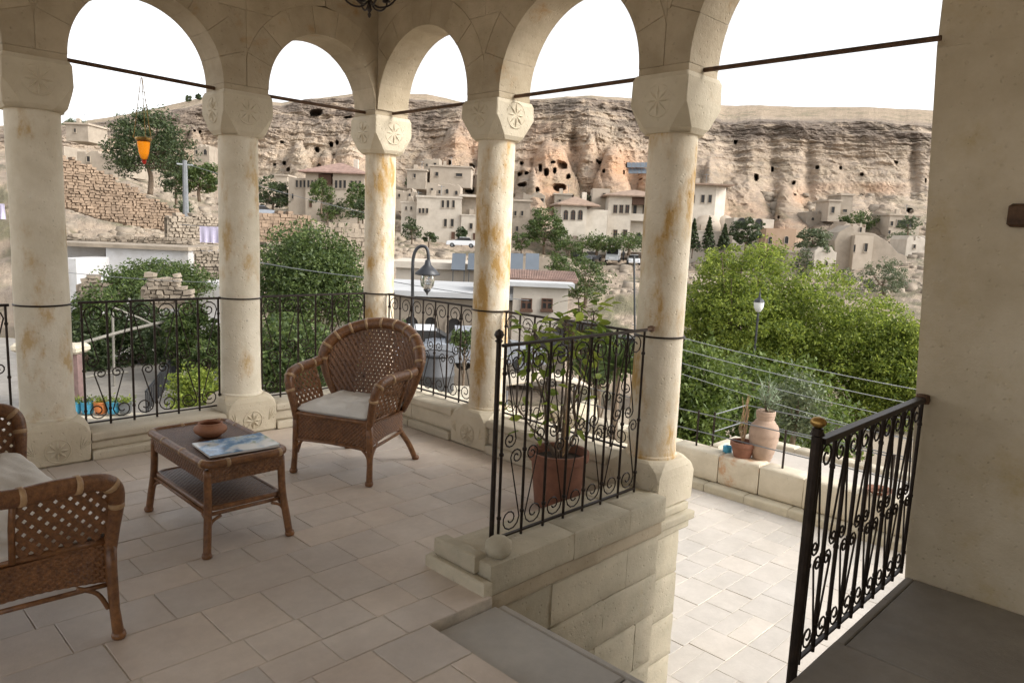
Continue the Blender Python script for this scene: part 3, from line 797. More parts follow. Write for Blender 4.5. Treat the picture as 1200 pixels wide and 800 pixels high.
for c_ in st_.children:
    widen(c_.data)
    for g_ in c_.children: widen(g_.data)
m_ = MB(); m_.tube([(0, -.30, .0), (0, -.298, .03), (0, -.29, .12), (0, -.285, .28), (0, -.285, .40)], [.017, .021, .019, .022, .024], 10); m_.lathe([(.010, 0), (.024, .004), (.027, .016), (.023, .03)], 12, (0, -.30, 0)); m_.obj('leg', 'cane', st_, True)
# ---- table
t = thing('wicker_table', 'low brown wicker table with a lower shelf, a bowl and a magazine on top', 'table', (-2.192, -1.695, 0), 0)
for sx in (-1, 1):
    for sy in (-1, 1):
        m_ = MB(); m_.tube(smoothpath([(sx*.215, sy*.385, .0), (sx*.205, sy*.372, .10), (sx*.192, sy*.352, .24), (sx*.188, sy*.345, .42)], 4), [.016]+[.019]*12, 10)
        m_.lathe([(.01, 0), (.022, .003), (.025, .014), (.02, .028)], 12, (sx*.215, sy*.385, 0)); m_.obj('leg', 'cane', t, True)
        m_ = MB(); m_.tube(smoothpath([(sx*.20, sy*.368, .11), (sx*.178, sy*.36, .165), (sx*.13, sy*.355, .188)], 4), .008, 6)
        m_.tube(smoothpath([(sx*.20, sy*.368, .11), (sx*.193, sy*.335, .165), (sx*.19, sy*.28, .188)], 4), .008, 6); m_.obj('bracket', 'cane', t, True)
def rrect(hx, hy, r, z, n=5):
    o = []
    for cx, cy, a0 in ((hx-r, hy-r, 0), (-hx+r, hy-r, PI/2), (-hx+r, -hy+r, PI), (hx-r, -hy+r, 1.5*PI)):
        for k in range(n+1): a = a0+PI/2*k/n; o.append((cx+r*math.cos(a), cy+r*math.sin(a), z))
    return o+[o[0]]
for z, hx, hy, r, nm in ((.452, .205, .37, .020, 'top_rim'), (.225, .185, .345, .013, 'shelf_rim')):
    pts = []
    rp = rrect(hx, hy, .05, z)
    for a, b_ in zip(rp, rp[1:]):
        n = max(1, int(math.dist(a, b_)/.04))
        for k in range(n): pts.append(tuple(a[i]+(b_[i]-a[i])*k/n for i in range(3)))
    pts.append(rp[-1])
    m_ = MB(); m_.tube(pts, r, 12); rim = m_.obj(nm, 'cane', t, True)
    if nm == 'top_rim': bindings(rim, pts, r*1.02, 6, 3)
weave_sheet(lambda u, v: ((-.19+.38*u, -.355+.71*v, .461), (0, 0, 1)), 66, 120, .0022, 'table_top', 'wicker_dark', t)
weave_sheet(lambda u, v: ((-.175+.35*u, -.335+.67*v, .232), (0, 0, 1)), 50, 90, .0022, 'shelf', 'wicker_dark', t)
for sx in (-1, 1):
    weave_sheet(lambda u, v, sx=sx: ((sx*(.202-.008*(1-v)), -.35+.70*u, .355+.085*v), (sx, 0, 0)), 110, 14, .003, 'apron', 'wicker', t)
    weave_sheet(lambda u, v, sx=sx: ((-.19+.38*u, sx*(.362-.006*(1-v)), .355+.085*v), (0, sx, 0)), 60, 14, .003, 'apron', 'wicker', t)
    m_ = MB(); m_.tube([(sx*.19, -.34, .20), (sx*.19, .34, .20)], .010, 8); m_.tube([(-.18, sx*.348, .20), (.18, sx*.348, .20)], .010, 8); m_.obj('stretcher', 'cane', t, True)
# bowl
b = MB(); b.lathe([(.001, 0), (.048, 0), (.055, .004), (.079, .022), (.085, .036), (.080, .05), (.064, .060), (.060, .066), (.062, .072), (.058, .074), (.052, .066), (.056, .058), (.072, .044), (.074, .03), (.05, .010), (.001, .008)], 36, cap=False)
tag(b.obj('clay_bowl', 'bowl', smooth=True, loc=(-2.19, -1.625, .466)), 'round brown clay bowl on the wicker table', 'bowl')
# magazine
mg = thing('magazine', 'glossy magazine with a blue landscape cover lying on the wicker table', 'magazine', (-2.172, -1.893, .468), math.radians(-4))
b = MB(); b.cham(-.174, .174, -.128, .128, 0, .010, .001); b.obj('pages', 'cushion', mg)
b = MB(); N = 12
for i in range(N+1):
    x = -.175+.35*i/N; zz = .0125+.010*max(0, i/N-.75)**1.5*4
    b.v += [(x, -.13, zz), (x, .13, zz-.001), (x, .13, zz-.0022), (x, -.13, zz-.0022)]
for i in range(N):
    for k in range(4): a = i*4+k; c = i*4+(k+1) % 4; b.f.append((a, c, c+4, a+4))
b.obj('cover', 'print', mg)
# ---- potted citrus
def leaf_quads(b, c, d, nrm, L, Wd):
    c = Vector(c); d = Vector(d).normalized(); s = d.cross(Vector(nrm)).normalized()*Wd; n = Vector(nrm).normalized()
    b.add([c, c+d*L*.35+s+n*.004, c+d*L*.75+s*.7-n*.004, c+d*L-n*.012, c+d*L*.75-s*.7-n*.004, c+d*L*.35-s+n*.004, c+d*L*.45-n*.006],
          [(0, 1, 6), (1, 2, 6), (2, 3, 6), (3, 4, 6), (4, 5, 6), (5, 0, 6)])
def pot(parent, R, r, h, name='pot', mat='terracotta', rim=.02):
    b = MB(); b.lathe([(r*.9, 0), (r, .005), (R*.96, h-.05), (R+rim*.4, h-.048), (R+rim*.4, h), (R-.012, h), (R-.02, h-.05), (.001, h-.055)], 36, cap=False)
    return smooth_by_angle(b.obj(name, mat, parent), 40)
ct = thing('potted_citrus_tree', 'young citrus tree in a terracotta pot behind the short railing', 'potted plant', (-.54, -2.655, 0))
pot(ct, .172, .135, .33)
b = MB(); b.lathe([(.001, .285), (.165, .28)], 20, cap=False); b.obj('soil', 'soil', ct)
random.seed(21)
def branch(base, tip, n=5, j=.03):
    return smoothpath([base]+[tuple(base[k]+(tip[k]-base[k])*q/n+random.uniform(-j, j)*(q < n) for k in range(3)) for q in range(1, n+1)], 3)
stems = [((0, 0, .28), (.05, .02, 1.08)), ((.03, .02, .28), (.22, .10, 1.22)), ((-.03, 0, .28), (-.15, .10, 1.05)), ((.02, -.02, .28), (.32, .05, 1.14)), ((-.02, .01, .28), (-.26, .12, .62)), ((.02, .03, .28), (.33, .10, .72)), ((-.02, .0, .28), (-.12, .20, 1.0))]
m_ = MB(); lf_ = MB(); tw = MB()
for a, b_ in stems:
    p = branch(a, b_); m_.tube(p, [.009-.006*i/len(p) for i in range(len(p))], 6)
    tip = p[-1]
    for k in range(40 if b_[2] > 1 else 16):
        q = p[random.randint(int(len(p)*(.74 if b_[2] > 1 else .45)), len(p)-1)]
        d = Vector((random.gauss(0, 1), random.gauss(0, 1), random.gauss(.2, .6))).normalized()
        e = q+d*random.uniform(.02, .14); tw.tube([q, e], .0018, 3)
        leaf_quads(lf_, e, d+Vector((0, 0, -.2)), (random.gauss(0, .5), random.gauss(0, .5), 1), random.uniform(.06, .10), random.uniform(.017, .027))
m_.obj('stem', 'bark', ct, True); stuff(tw.obj('twigs', 'bark', ct)); stuff(lf_.obj('leaves', 'leaf_pot', ct))
m_ = MB(); m_.tube([(.04, 0, .26), (.10, .02, 1.05)], .008, 6); m_.obj('stake', 'bind', ct)
# a second plant on the parapet side: grassy yucca behind the railing
yk = thing('spiky_plant', 'spiky green plant in the yard behind the railing with the citrus pot', 'plant', tuple(at(722, 455, 9.0)))
b = MB(); random.seed(4)
for k in range(140):
    a = random.uniform(0, 2*PI); el = random.uniform(-.2, 1.3); L = random.uniform(.3, .5)
    d = Vector((math.cos(a)*math.cos(el), math.sin(a)*math.cos(el), math.sin(el))); s = d.cross(Vector((0, 0, 1))).normalized()*.012
    c = Vector((0, 0, .25)); b.add([c, c+d*L*.5+s, c+d*L+Vector((0, 0, -.06)), c+d*L*.5-s], [(0, 1, 2), (0, 2, 3)])
stuff(b.obj('leaves', 'leaf_mid', yk))
m_ = MB(); m_.tube([(0, 0, -1.9), (0, 0, .28)], .05, 7); m_.obj('trunk', 'bark', yk)
# ---- clay urn with oleander on the planter wall
u = thing('clay_urn', 'tall ribbed clay urn with an oleander standing on the terrace wall', 'urn', (4.02, -1.78, -.84))
prof = [(.09, 0), (.11, .01), (.14, .10), (.175, .25), (.185, .36), (.165, .45), (.125, .50), (.105, .53), (.115, .58), (.12, .63), (.105, .645), (.09, .62), (.09, .55)]
pr = []
for (a, b_) in zip(prof, prof[1:]):
    for k in range(4): q = k/4; r = a[0]+(b_[0]-a[0])*q; z = a[1]+(b_[1]-a[1])*q; pr.append((r+.003*math.sin(z*140), z))
b = MB(); b.lathe(pr+[prof[-1]], 28, cap=False); b.obj('urn_body', 'clay', u, True)
b = MB(); random.seed(9); m_ = MB()
for k in range(13):
    a = random.uniform(0, 2*PI); tip = Vector((math.cos(a)*random.uniform(.05, .26), math.sin(a)*random.uniform(.05, .26), random.uniform(.75, 1.02))); base = Vector((0, 0, .6)); m_.tube([base, base.lerp(tip, .5)+Vector((0, 0, .05)), tip], .004, 4)
    for q in range(22):
        c = base.lerp(tip, random.uniform(.3, 1)); d = Vector((random.gauss(0, 1), random.gauss(0, 1), random.gauss(.7, .5))).normalized(); s = d.cross(Vector((0, 0, 1))).normalized()*.008; L = random.uniform(.08, .14)
        b.add([c, c+d*L*.5+s, c+d*L, c+d*L*.5-s], [(0, 1, 2), (0, 2, 3)])
stuff(m_.obj('stems', 'bark', u)); stuff(b.obj('leaves', 'leaf_olean', u)); u.scale = (.9, .9, .9)
p2_ = thing('terracotta_pot', 'small terracotta pot leaning beside the tall clay urn', 'flower pot', (3.90, -1.60, -.84)); pot(p2_, .135, .09, .20)
b = MB(); b.lathe([(.001, .145), (.12, .142)], 16, cap=False); b.obj('soil', 'soil', p2_)
m_ = MB()
for k in range(9): m_.tube([(0, 0, .14), (random.uniform(-.05, .05), random.uniform(-.05, .05), .35), (random.uniform(-.14, .14), random.uniform(-.1, .1), random.uniform(.5, .75))], .004, 4)
stuff(m_.obj('twigs', 'bind', p2_))
b = MB(); b.lathe([(.04, 0), (.05, .004), (.055, .09), (.05, .09), (.045, .01)], 14, cap=False); tag(b.obj('blue_cup', 'blue', smooth=True, loc=(3.93, -1.40, -.84)), 'small blue plastic tub left of the terracotta pot on the terrace wall', 'tub')
b = MB(); b.lathe([(.07, 0), (.09, .02), (.13, .04), (.14, .05), (.13, .05), (.08, .03)], 20, cap=False); tag(b.obj('clay_saucer', 'terracotta', smooth=True, loc=(3.86, -3.10, -.82)), 'flat terracotta saucer on the terrace wall, behind the railing with the brass knob', 'saucer')
# ---- thin rail on the terrace wall
def rail_line(label, pts, h=.40, nseg=None):
    g = thing('bar_railing', label, 'railing', pts[0], 0, 'plain bar railings on the terrace wall')
    P = [Vector(p)-Vector(pts[0]) for p in pts]
    for p in P: m_ = MB(); m_.tube([p, p+Vector((0, 0, h+.03))], .013, 6); m_.obj('post', 'iron', g)
    for z in (h, h*.45): m_ = MB(); m_.tube([p+Vector((0, 0, z)) for p in P], .007, 5); m_.obj('bar', 'metalgrey', g)
rail_line('plain bar railing on the terrace wall, in front of the clay urn', [(3.86, .9, ZT), (3.86, -.05, ZT), (3.86, -1.03, ZT), (3.86, -2.10, ZT), (3.86, -3.2, ZT), (3.86, -4.3, ZT), (3.86, -5.4, ZT)])
rail_line('plain bar railing on the outer kerb, behind the clay urn', [(3.95, -1.19, ZT+.02), (4.71, -1.20, ZT+.03), (4.72, -2.6, ZT+.03), (4.72, -4.2, ZT+.03), (4.72, -5.6, ZT+.03)], .38)
# ---- hanging amber lantern
ln = thing('hanging_lantern', 'amber glass lantern hanging on three chains from an iron rod', 'lantern', (-1.932, 0, 1.985))
b = MB(); b.lathe([(.012, .0), (.024, .012), (.034, .05), (.043, .12), (.046, .135)], 16, cap=False); b.obj('glass_cup', 'amber', ln, True)
b = MB(); b.lathe([(.046, .128), (.052, .13), (.054, .145), (.048, .15), (.045, .14)], 16, cap=False)
for k in range(3): a = 2*PI*k/3+.4; b.tube([(.05*math.cos(a), .05*math.sin(a), .138), (.066*math.cos(a), .066*math.sin(a), .15), (.06*math.cos(a), .06*math.sin(a), .165)], .004, 5)
b.obj('metal_rim', 'brass', ln, True)
b = MB(); b.lathe([(.001, -.03), (.010, -.026), (.014, -.012), (.016, .002), (.001, .006)], 12); b.obj('tip', 'redglass', ln, True)
for k in range(3):
    a = 2*PI*k/3+.4; m_ = MB(); p0 = Vector((.06*math.cos(a), .06*math.sin(a), .165)); p1 = Vector((.004*math.cos(a), .004*math.sin(a), .54)); m_.tube([p0, p1], .0022, 4)
    for q in (.3, .62, .75): m_.lathe([(.001, -.006), (.005, 0), (.001, .006)], 6, tuple(p0.lerp(p1, q)))
    m_.obj('chain', 'brass', ln)
# ---- iron chandelier whose foot shows at the top of the picture
cp = at(433, 13, 3.9)
cdl = thing('iron_chandelier', 'dark wrought iron chandelier hanging at the top edge of the photograph', 'chandelier', tuple(cp))
b = MB(); b.lathe([(.001, -.035), (.006, -.03), (.01, -.018), (.005, -.008), (.014, .006), (.008, .02), (.006, .5), (.006, TOPZ-cp[2])], 10); b.obj('stem', 'iron', cdl, True)
for k in range(6):
    a = 2*PI*k/6+.25; ca, sa = math.cos(a), math.sin(a); pts = smoothpath([(r*ca, r*sa, z) for r, z in ((.005, .05), (.04, .02), (.09, .025), (.13, .06), (.12, .10), (.10, .085))], 4)
    m_ = MB(); m_.tube(pts, .005, 6); m_.lathe([(.005, 0), (.02, .005), (.022, .012), (.012, .012), (.012, .06), (.001, .065)], 10, (.128*ca, .128*sa, .07)); m_.obj('arm', 'iron', cdl, True)
# ================================================================== THE VALLEY
def atv(u, v, d):
    "vectorised at()"
    u = np.asarray(u, float); v = np.asarray(v, float); d = np.asarray(d, float)
    r = _F[None]+_R[None]*((u-600)/F_PX)[:, None]-_U[None]*((v-400)/F_PX)[:, None]
    return CAM[None]+r*(d/(r@FH))[:, None]
#        u      (v, distance) from the street below up to the plateau
TERR = [(-700, [(560, 22), (300, 45), (190, 60), (175, 100), (168, 140), (150, 160), (142, 175), (140, 260)]),
        (-100, [(560, 22), (300, 45), (200, 55), (185, 100), (175, 140), (155, 152), (150, 160), (148, 200)]),
        (60,  [(540, 22), (275, 45), (215, 58), (195, 100), (178, 140), (160, 152), (150, 160), (147, 200)]),
        (150, [(530, 24), (285, 46), (225, 62), (200, 110), (188, 150), (155, 160), (140, 170), (134, 220)]),
        (235, [(525, 24), (295, 50), (262, 66), (222, 125), (204, 168), (146, 177), (123, 185), (114, 230)]),
        (330, [(520, 26), (305, 55), (275, 80), (250, 128), (208, 168), (150, 180), (126, 190), (121, 230)]),
        (355, [(520, 26), (305, 55), (278, 82), (250, 130), (205, 168), (150, 182), (119, 190), (118, 230)]),
        (410, [(520, 26), (310, 60), (285, 92), (255, 132), (202, 165), (140, 185), (114, 195), (110, 225)]),
        (500, [(520, 28), (335, 60), (292, 105), (278, 122), (225, 165), (150, 190), (118, 205), (110, 222)]),
        (548, [(520, 28), (335, 62), (296, 108), (282, 122), (215, 162), (152, 190), (124, 205), (121, 225)]),
        (620, [(520, 28), (340, 62), (300, 108), (285, 122), (212, 160), (150, 188), (118, 202), (117, 225)]),
        (690, [(520, 28), (345, 62), (310, 112), (298, 126), (215, 165), (140, 186), (115, 200), (112, 225)]),
        (780, [(520, 28), (345, 62), (312, 112), (302, 130), (215, 162), (160, 195), (125, 206), (118, 240)]),
        (850, [(520, 28), (350, 62), (315, 110), (304, 130), (235, 165), (165, 192), (143, 202), (123, 290)]),
        (930, [(520, 28), (360, 62), (318, 105), (300, 124), (238, 166), (163, 188), (143, 198), (125, 290)]),
        (1010, [(520, 28), (360, 60), (315, 100), (290, 122), (236, 165), (165, 185), (144, 195), (126, 285)]),
        (1095, [(520, 28), (365, 58), (315, 95), (292, 120), (238, 160), (168, 180), (150, 190), (130, 280)]),
        (1400, [(520, 28), (370, 58), (320, 95), (292, 120), (240, 160), (170, 180), (152, 190), (130, 280)]),
        (2100, [(520, 28), (370, 58), (320, 95), (292, 120), (240, 160), (170, 180), (152, 190), (135, 280)])]
for t_ in TERR: t_[1][0] = (248+t_[0]*.0425+211, 24)
TU = np.array([t_[0] for t_ in TERR], float)
TV = np.array([[q[0] for q in t_[1]] for t_ in TERR], float); TD = np.array([[q[1] for q in t_[1]] for t_ in TERR], float)
def tcol(u):
    return [float(np.interp(u, TU, TV[:, k])) for k in range(8)], [float(np.interp(u, TU, TD[:, k])) for k in range(8)]
def td(u, v):
    "distance of the hillside seen at pixel u,v"
    vs, ds = tcol(u)
    return float(np.interp(-v, [-q for q in vs], ds))
us = np.concatenate([np.linspace(-700, -30, 50)[:-1], np.linspace(-30, 1110, 900), np.linspace(1110, 2100, 70)[1:]])
NS = [26, 34, 22, 16, 78, 96, 60, 26]
ks = np.concatenate([np.linspace(k, k+1, n, endpoint=False) for k, n in enumerate(NS[1:])]+[[7.0]])
UU, KK = np.meshgrid(us, ks); nu_, nk_ = len(us), len(ks)
uf, kf = UU.ravel(), KK.ravel()
def bil(T):
    c = np.stack([np.interp(us, TU, T[:, k]) for k in range(8)], 1)       # nu x 8
    i0 = np.clip(np.floor(ks).astype(int), 0, 6); f = ks-i0
    return (c[:, i0]*(1-f)[None]+c[:, i0+1]*f[None]).T.ravel()
vf, df = bil(TV), bil(TD)
# skyline and ledge wobble
s1 = np.stack([uf*.02, np.zeros_like(uf), kf*0], 1)
wob = (fbm(s1, 1.0, 5, .6)-.5)
vf = vf+wob*np.interp(kf, [3, 5, 6, 7], [0, 16, 9, 4])
# bulges towards the camera: rock cones and buttresses  (u, v, du, dv, metres)
BUMP = [(655, 205, 42, 45, 12), (628, 190, 25, 35, 6), (700, 205, 24, 34, 11), (745, 215, 28, 30, 6), (575, 200, 22, 28, 6), (530, 190, 30, 26, 7), (880, 232, 60, 24, 6), (928, 252, 26, 38, 12), (970, 262, 26, 28, 7), (1005, 232, 40, 20, 4),
        (400, 190, 50, 20, 5), (345, 190, 26, 22, 4), (225, 185, 24, 26, 4), (480, 205, 24, 24, 5), (830, 200, 24, 30, 5), (1060, 250, 26, 22, 5), (600, 165, 30, 20, -4), (905, 200, 10, 34, -3), (948, 200, 8, 34, -4), (1070, 200, 7, 36, -4), (672, 175, 9, 30, -5), (880, 195, 9, 30, 2)]
off = np.zeros_like(uf); ridg = fbm(np.stack([uf*.05, vf*.02, uf*0], 1), 1.0, 3)-.5
CONE = [(648, 168, 246, 40, 13), (618, 188, 250, 22, 8), (716, 174, 262, 34, 16), (762, 190, 262, 24, 10), (690, 160, 215, 16, 7), (532, 152, 214, 30, 10), (575, 168, 240, 22, 9), (500, 178, 226, 22, 8), (926, 218, 300, 30, 14), (868, 206, 262, 44, 8), (1000, 232, 272, 34, 7), (1040, 236, 270, 26, 6), (965, 250, 300, 24, 8), (350, 168, 215, 22, 7), (412, 160, 210, 26, 7), (385, 175, 214, 16, 5), (226, 150, 205, 20, 6), (196, 170, 204, 16, 4), (835, 190, 250, 20, 7)]
for (u0, vt0, vb0, hw0, a) in CONE:
    t_ = np.clip((vf-vt0)/(vb0-vt0), 0, 1.25); ww = hw0*(.16+.84*t_**.75)*(1+.5*ridg); x_ = (uf-u0+ridg*14*(1-t_))/ww
    off += a*np.sqrt(np.clip(1-x_*x_, 0, 1))*np.clip(t_*6, 0, 1)*np.clip((1.25-t_)*3, 0, 1)*.8
for (u0, v0, du, dv, a) in BUMP[14:]:
    e = ((uf-u0)/du)**2+((vf-v0)/dv)**2; off += a*np.exp(-e*1.2)
P0 = atv(uf, vf, df)
rockw = np.interp(kf, [0, 1.6, 3, 3.8, 4.2, 5.6, 6, 6.3, 7], [.02, .10, .15, .5, 1, 1, .6, .25, .08])
q3 = np.stack([P0@RH, P0[:, 2], P0@FH*.6], 1)
vert = np.stack([q3[:, 0]*1.0, q3[:, 1]*.22, q3[:, 2]], 1)       # vertical fluting
cliffw = np.interp(kf, [4.2, 4.9, 5.9, 6.2], [.15, 1, 1, .2])
n1 = fbm(vert, .10, 5, .55, True)-.5; n2 = fbm(q3, .30, 5, .6, True)-.5
hor = np.stack([q3[:, 0]*.18, q3[:, 1]*1.6, q3[:, 2]*.2], 1); n3 = fbm(hor, .30, 4, .6)-.5     # ledges
tal = np.interp(kf, [3.2, 3.9, 4.6, 5.2], [.2, 1, 1, .2])
calm = np.interp(uf, [780, 840], [0, 1])*np.interp(kf, [4, 4.3, 5.0, 5.3], [0, 1, 1, .2])
off += rockw*(n1*5.5*(.4+.5*tal)*(1-.6*calm)+(fbm(vert, .035, 3, .5, True)-.5)*13*cliffw*(1-.65*calm)+n2*2.2*(1-.5*calm))+cliffw*n3*(6-3*calm)
mid = np.interp(kf, [0, .8, 2, 3.4], [0, .5, 1, .3]); off += mid*n2*2.0
# caves: dents away from the camera
CAVE = [(658, 198, 6, 4.5), (633, 200, 2, 4), (640, 206, 2.2, 3), (655, 222, 7, 3.6), (612, 219, 5, 2.6), (610, 205, 3, 2), (886, 208, 2.2, 3.6), (862, 167, 2, 2), (540, 205, 4, 2.4), (551, 224, 5, 2.2), (520, 212, 3, 2), (500, 232, 2.5, 2),
        (990, 247, 4, 1.8), (1066, 248, 4, 3), (372, 203, 2, 3), (228, 156, 1.2, 2), (234, 156, 1.2, 2), (408, 140, 4, 1.4), (370, 133, 7, 3), (478, 215, 2, 2), (553, 197, 3, 3.4), (505, 196, 2, 2), (338, 200, 1.5, 2), (322, 196, 1.5, 2),
        (700, 190, 1.6, 2), (670, 232, 2, 2), (592, 196, 2, 2), (600, 230, 3, 2), (1010, 205, 1.5, 1.5), (985, 196, 1.5, 1.5), (930, 215, 1.4, 2), (850, 222, 1.5, 2), (1050, 190, 2, 1.4), (435, 175, 1.4, 1.6), (395, 168, 1.3, 1.5)]
rc = np.random.RandomState(4)
for (ua, ub, va_, vb_, n_) in ((600, 668, 188, 228, 8), (480, 570, 190, 232, 8), (700, 760, 188, 215, 5), (840, 1090, 168, 240, 7), (330, 425, 165, 205, 7), (190, 245, 150, 200, 6), (900, 955, 240, 290, 8)):
    for _ in range(n_): CAVE.append((rc.uniform(ua, ub), rc.uniform(va_, vb_), rc.uniform(.7, 2.4), rc.uniform(1, 2.6)))
for (u0, v0, du, dv) in CAVE:
    e = (np.abs((uf-u0)/(du*1.1)))**2.6+(np.abs((vf-v0)/(dv*1.15)))**2.6; off -= 6.5*np.clip(1.25-e, 0, 1)
zl = P0[:, 2]/2.7+fbm(q3, .05, 3)*2.2; fr = zl-np.floor(zl)
off += cliffw*(.45+.55*calm)*1.9*(np.clip(fr*1.25, 0, 1)**2-.4)*(.3+1.2*fbm(q3, .15, 3))
zl2 = P0[:, 2]/.9+fbm(q3, .08, 3)*2.0; fr2 = zl2-np.floor(zl2); off += cliffw*.55*fr2
off = off*np.clip((uf+400)/300, .2, 1)
rr_ = P0-CAM[None]; rl = np.linalg.norm(rr_, axis=1)
hv = rr_/rl[:, None]; hv[:, 2] *= .25
Pt = P0-hv*off[:, None]
Pt[:, 2] += rockw*(fbm(q3, .55, 3)-.5)*1.2+np.interp(kf, [0, .5, 3, 4], [0, .5, .6, 0])*(fbm(q3, .8, 4)-.5)*1.2
# albedo: strata, orange tuff, grey weathering, soil
zc_ = Pt[:, 2]+3*(fbm(q3, .05, 3)-.5)
str_ = fbm(np.stack([q3[:, 0]*.03, zc_*1.0, q3[:, 2]*.03], 1), .9, 4, .65); blot = fbm(q3, .12, 5, .6); fine = fbm(q3, .8, 4, .7); streak = fbm(np.stack([q3[:, 0], q3[:, 1]*.08, q3[:, 2]*.5], 1), .35, 5, .6)
base = np.array([.43, .36, .28]); pale = np.array([.56, .485, .39]); dark = np.array([.185, .155, .128]); org = np.array([.50, .31, .185]); grey = np.array([.30, .27, .235]); soil = np.array([.40, .33, .24])
def lerp(a, b, t): t = np.clip(t, 0, 1)[:, None]; return a*(1-t)+b*t
colr = lerp(np.tile(base, (len(uf), 1)), pale, (blot-.38)*3.2)
colr = lerp(colr, grey, (fine-.48)*2.8)
colr = lerp(colr, dark, np.interp(kf, [4.6, 5.15, 6.05, 6.3], [0, 1, 1.1, .1])*np.clip((streak-.31)*3.2+(str_-.43)*3.4, 0, .93))
colr = lerp(colr, dark, cliffw*np.clip((str_-.52)*4.5, 0, .6))
ORG = [(648, 205, 34, 42, .95), (716, 215, 36, 42, 1), (762, 215, 24, 34, .8), (926, 262, 28, 40, 1), (880, 245, 50, 18, .6), (545, 175, 40, 30, .6), (1000, 222, 60, 8, .6), (400, 195, 40, 10, .4), (640, 150, 40, 14, .4)]
og = np.zeros_like(uf)
for (u0, v0, du, dv, a) in ORG:
    og = np.maximum(og, a*np.exp(-(((uf-u0)/du)**4+((vf-v0)/dv)**4)))
colr = lerp(colr, org, og*np.clip(.35+(blot-.42)*2.5, 0, 1))
colr = lerp(colr, soil, np.interp(kf, [6.1, 6.4, 7], [0, .8, .9]))
veg = fbm(q3, .25, 4, .7); colr = lerp(colr, np.array([.13, .14, .07]), np.clip((veg-.52)*9, 0, .85)*np.interp(kf, [0, 2, 3.6, 4.2, 6, 6.4, 7], [1, .8, .6, .15, .1, .55, .4]))
colr *= (.80+.4*fbm(q3, 2.2, 3, .7))[:, None]*np.interp(kf, [0, 2, 3.5, 4, 6, 7], [.82, .72, .68, .78, .80, .80])[:, None]
colr *= np.array([1.07, .985, .92])
me = bpy.data.meshes.new('hillside')
idx = (np.arange(nk_-1)[:, None]*nu_+np.arange(nu_-1)[None]).ravel()
faces = np.stack([idx, idx+1, idx+nu_+1, idx+nu_], 1).astype(np.int32)
def np_mesh(name, verts, faces):
    me = bpy.data.meshes.new(name); me.vertices.add(len(verts)); me.vertices.foreach_set('co', np.ascontiguousarray(verts, dtype=np.float32).ravel())
    n = faces.shape[1]; me.loops.add(faces.size); me.loops.foreach_set('vertex_index', np.ascontiguousarray(faces, dtype=np.int32).ravel())
    me.polygons.add(len(faces)); me.polygons.foreach_set('loop_start', np.arange(0, faces.size, n, dtype=np.int32)); me.polygons.foreach_set('loop_total', np.full(len(faces), n, dtype=np.int32))
    me.update(calc_edges=True); return me
me = np_mesh('hillside', Pt, faces)
at_ = me.color_attributes.new('rock', 'FLOAT_COLOR', 'POINT'); at_.data.foreach_set('color', np.concatenate([colr, np.ones((len(uf), 1))], 1).astype(np.float32).ravel())
me.polygons.foreach_set('use_smooth', np.zeros(len(me.polygons), dtype=bool))
m = NM('hillside_rock', .95)
va = m.n('ShaderNodeVertexColor'); va.layer_name = 'rock'
cc = mul(m, va.outputs[0], m.noise(1.5, 6, .75), .72, 1.25); cc = mul(m, cc, m.noise(.35, 5, .7, 'P', (1, 1, 3.5)), .78, 1.2)
m.color(cc); m.bump(m.noise(1.1, 7, .75), .5, .8); MT['hill'] = m.m
struct(link('hillside', me, 'hill'))
rs = np.random.RandomState(8); bV = []; bF = []
for k in range(2600):
    if k < 1500: u_ = rs.uniform(440, 1090); v_ = rs.uniform(228, 345)
    else: u_ = rs.uniform(40, 440); v_ = rs.uniform(190, 300)
    D_ = td(u_, v_); sz_ = rs.uniform(.5, 1.6)*D_/110*(1+.8*(rs.rand() < .06)); p = at(u_, v_, D_*.997)
    q = np.array([(-1, -1, -.7), (1, -1, -.7), (1, 1, -.7), (-1, 1, -.7), (-.7, -.8, .6), (.8, -.6, .5), (.7, .7, .7), (-.8, .7, .5)])*sz_*.5*rs.uniform(.6, 1.2, (8, 3)); a_ = rs.uniform(0, 6.28)
    q = q@np.array([[math.cos(a_), math.sin(a_), 0], [-math.sin(a_), math.cos(a_), 0], [0, 0, 1]])+p; o_ = len(bV)*8; bV.append(q)
    bF += [[o_+i for i in f] for f in ((3, 2, 1, 0), (4, 5, 6, 7), (0, 1, 5, 4), (1, 2, 6, 5), (2, 3, 7, 6), (3, 0, 4, 7))]
bo = stuff(link('boulders', np_mesh('boulders', np.concatenate(bV), np.array(bF)), 'rubblegrey')); bo['label'] = 'loose boulders and rubble scattered over the slopes'; bo['category'] = 'boulders'
# flat ground beyond and below
b = MB(); b.v = [(-1500, -1500, -6.9), (1500, -1500, -6.9), (1500, 1500, -6.9), (-1500, 1500, -6.9)]; b.f = [(0, 1, 2, 3)]
MT['ground'] = plain('dry_ground', (.34, .28, .21), .95, 0, .25, .15)
struct(b.obj('ground', 'ground'))
MT['asphalt'] = plain('asphalt', (.10, .095, .09), .9, 0, .2, .5)
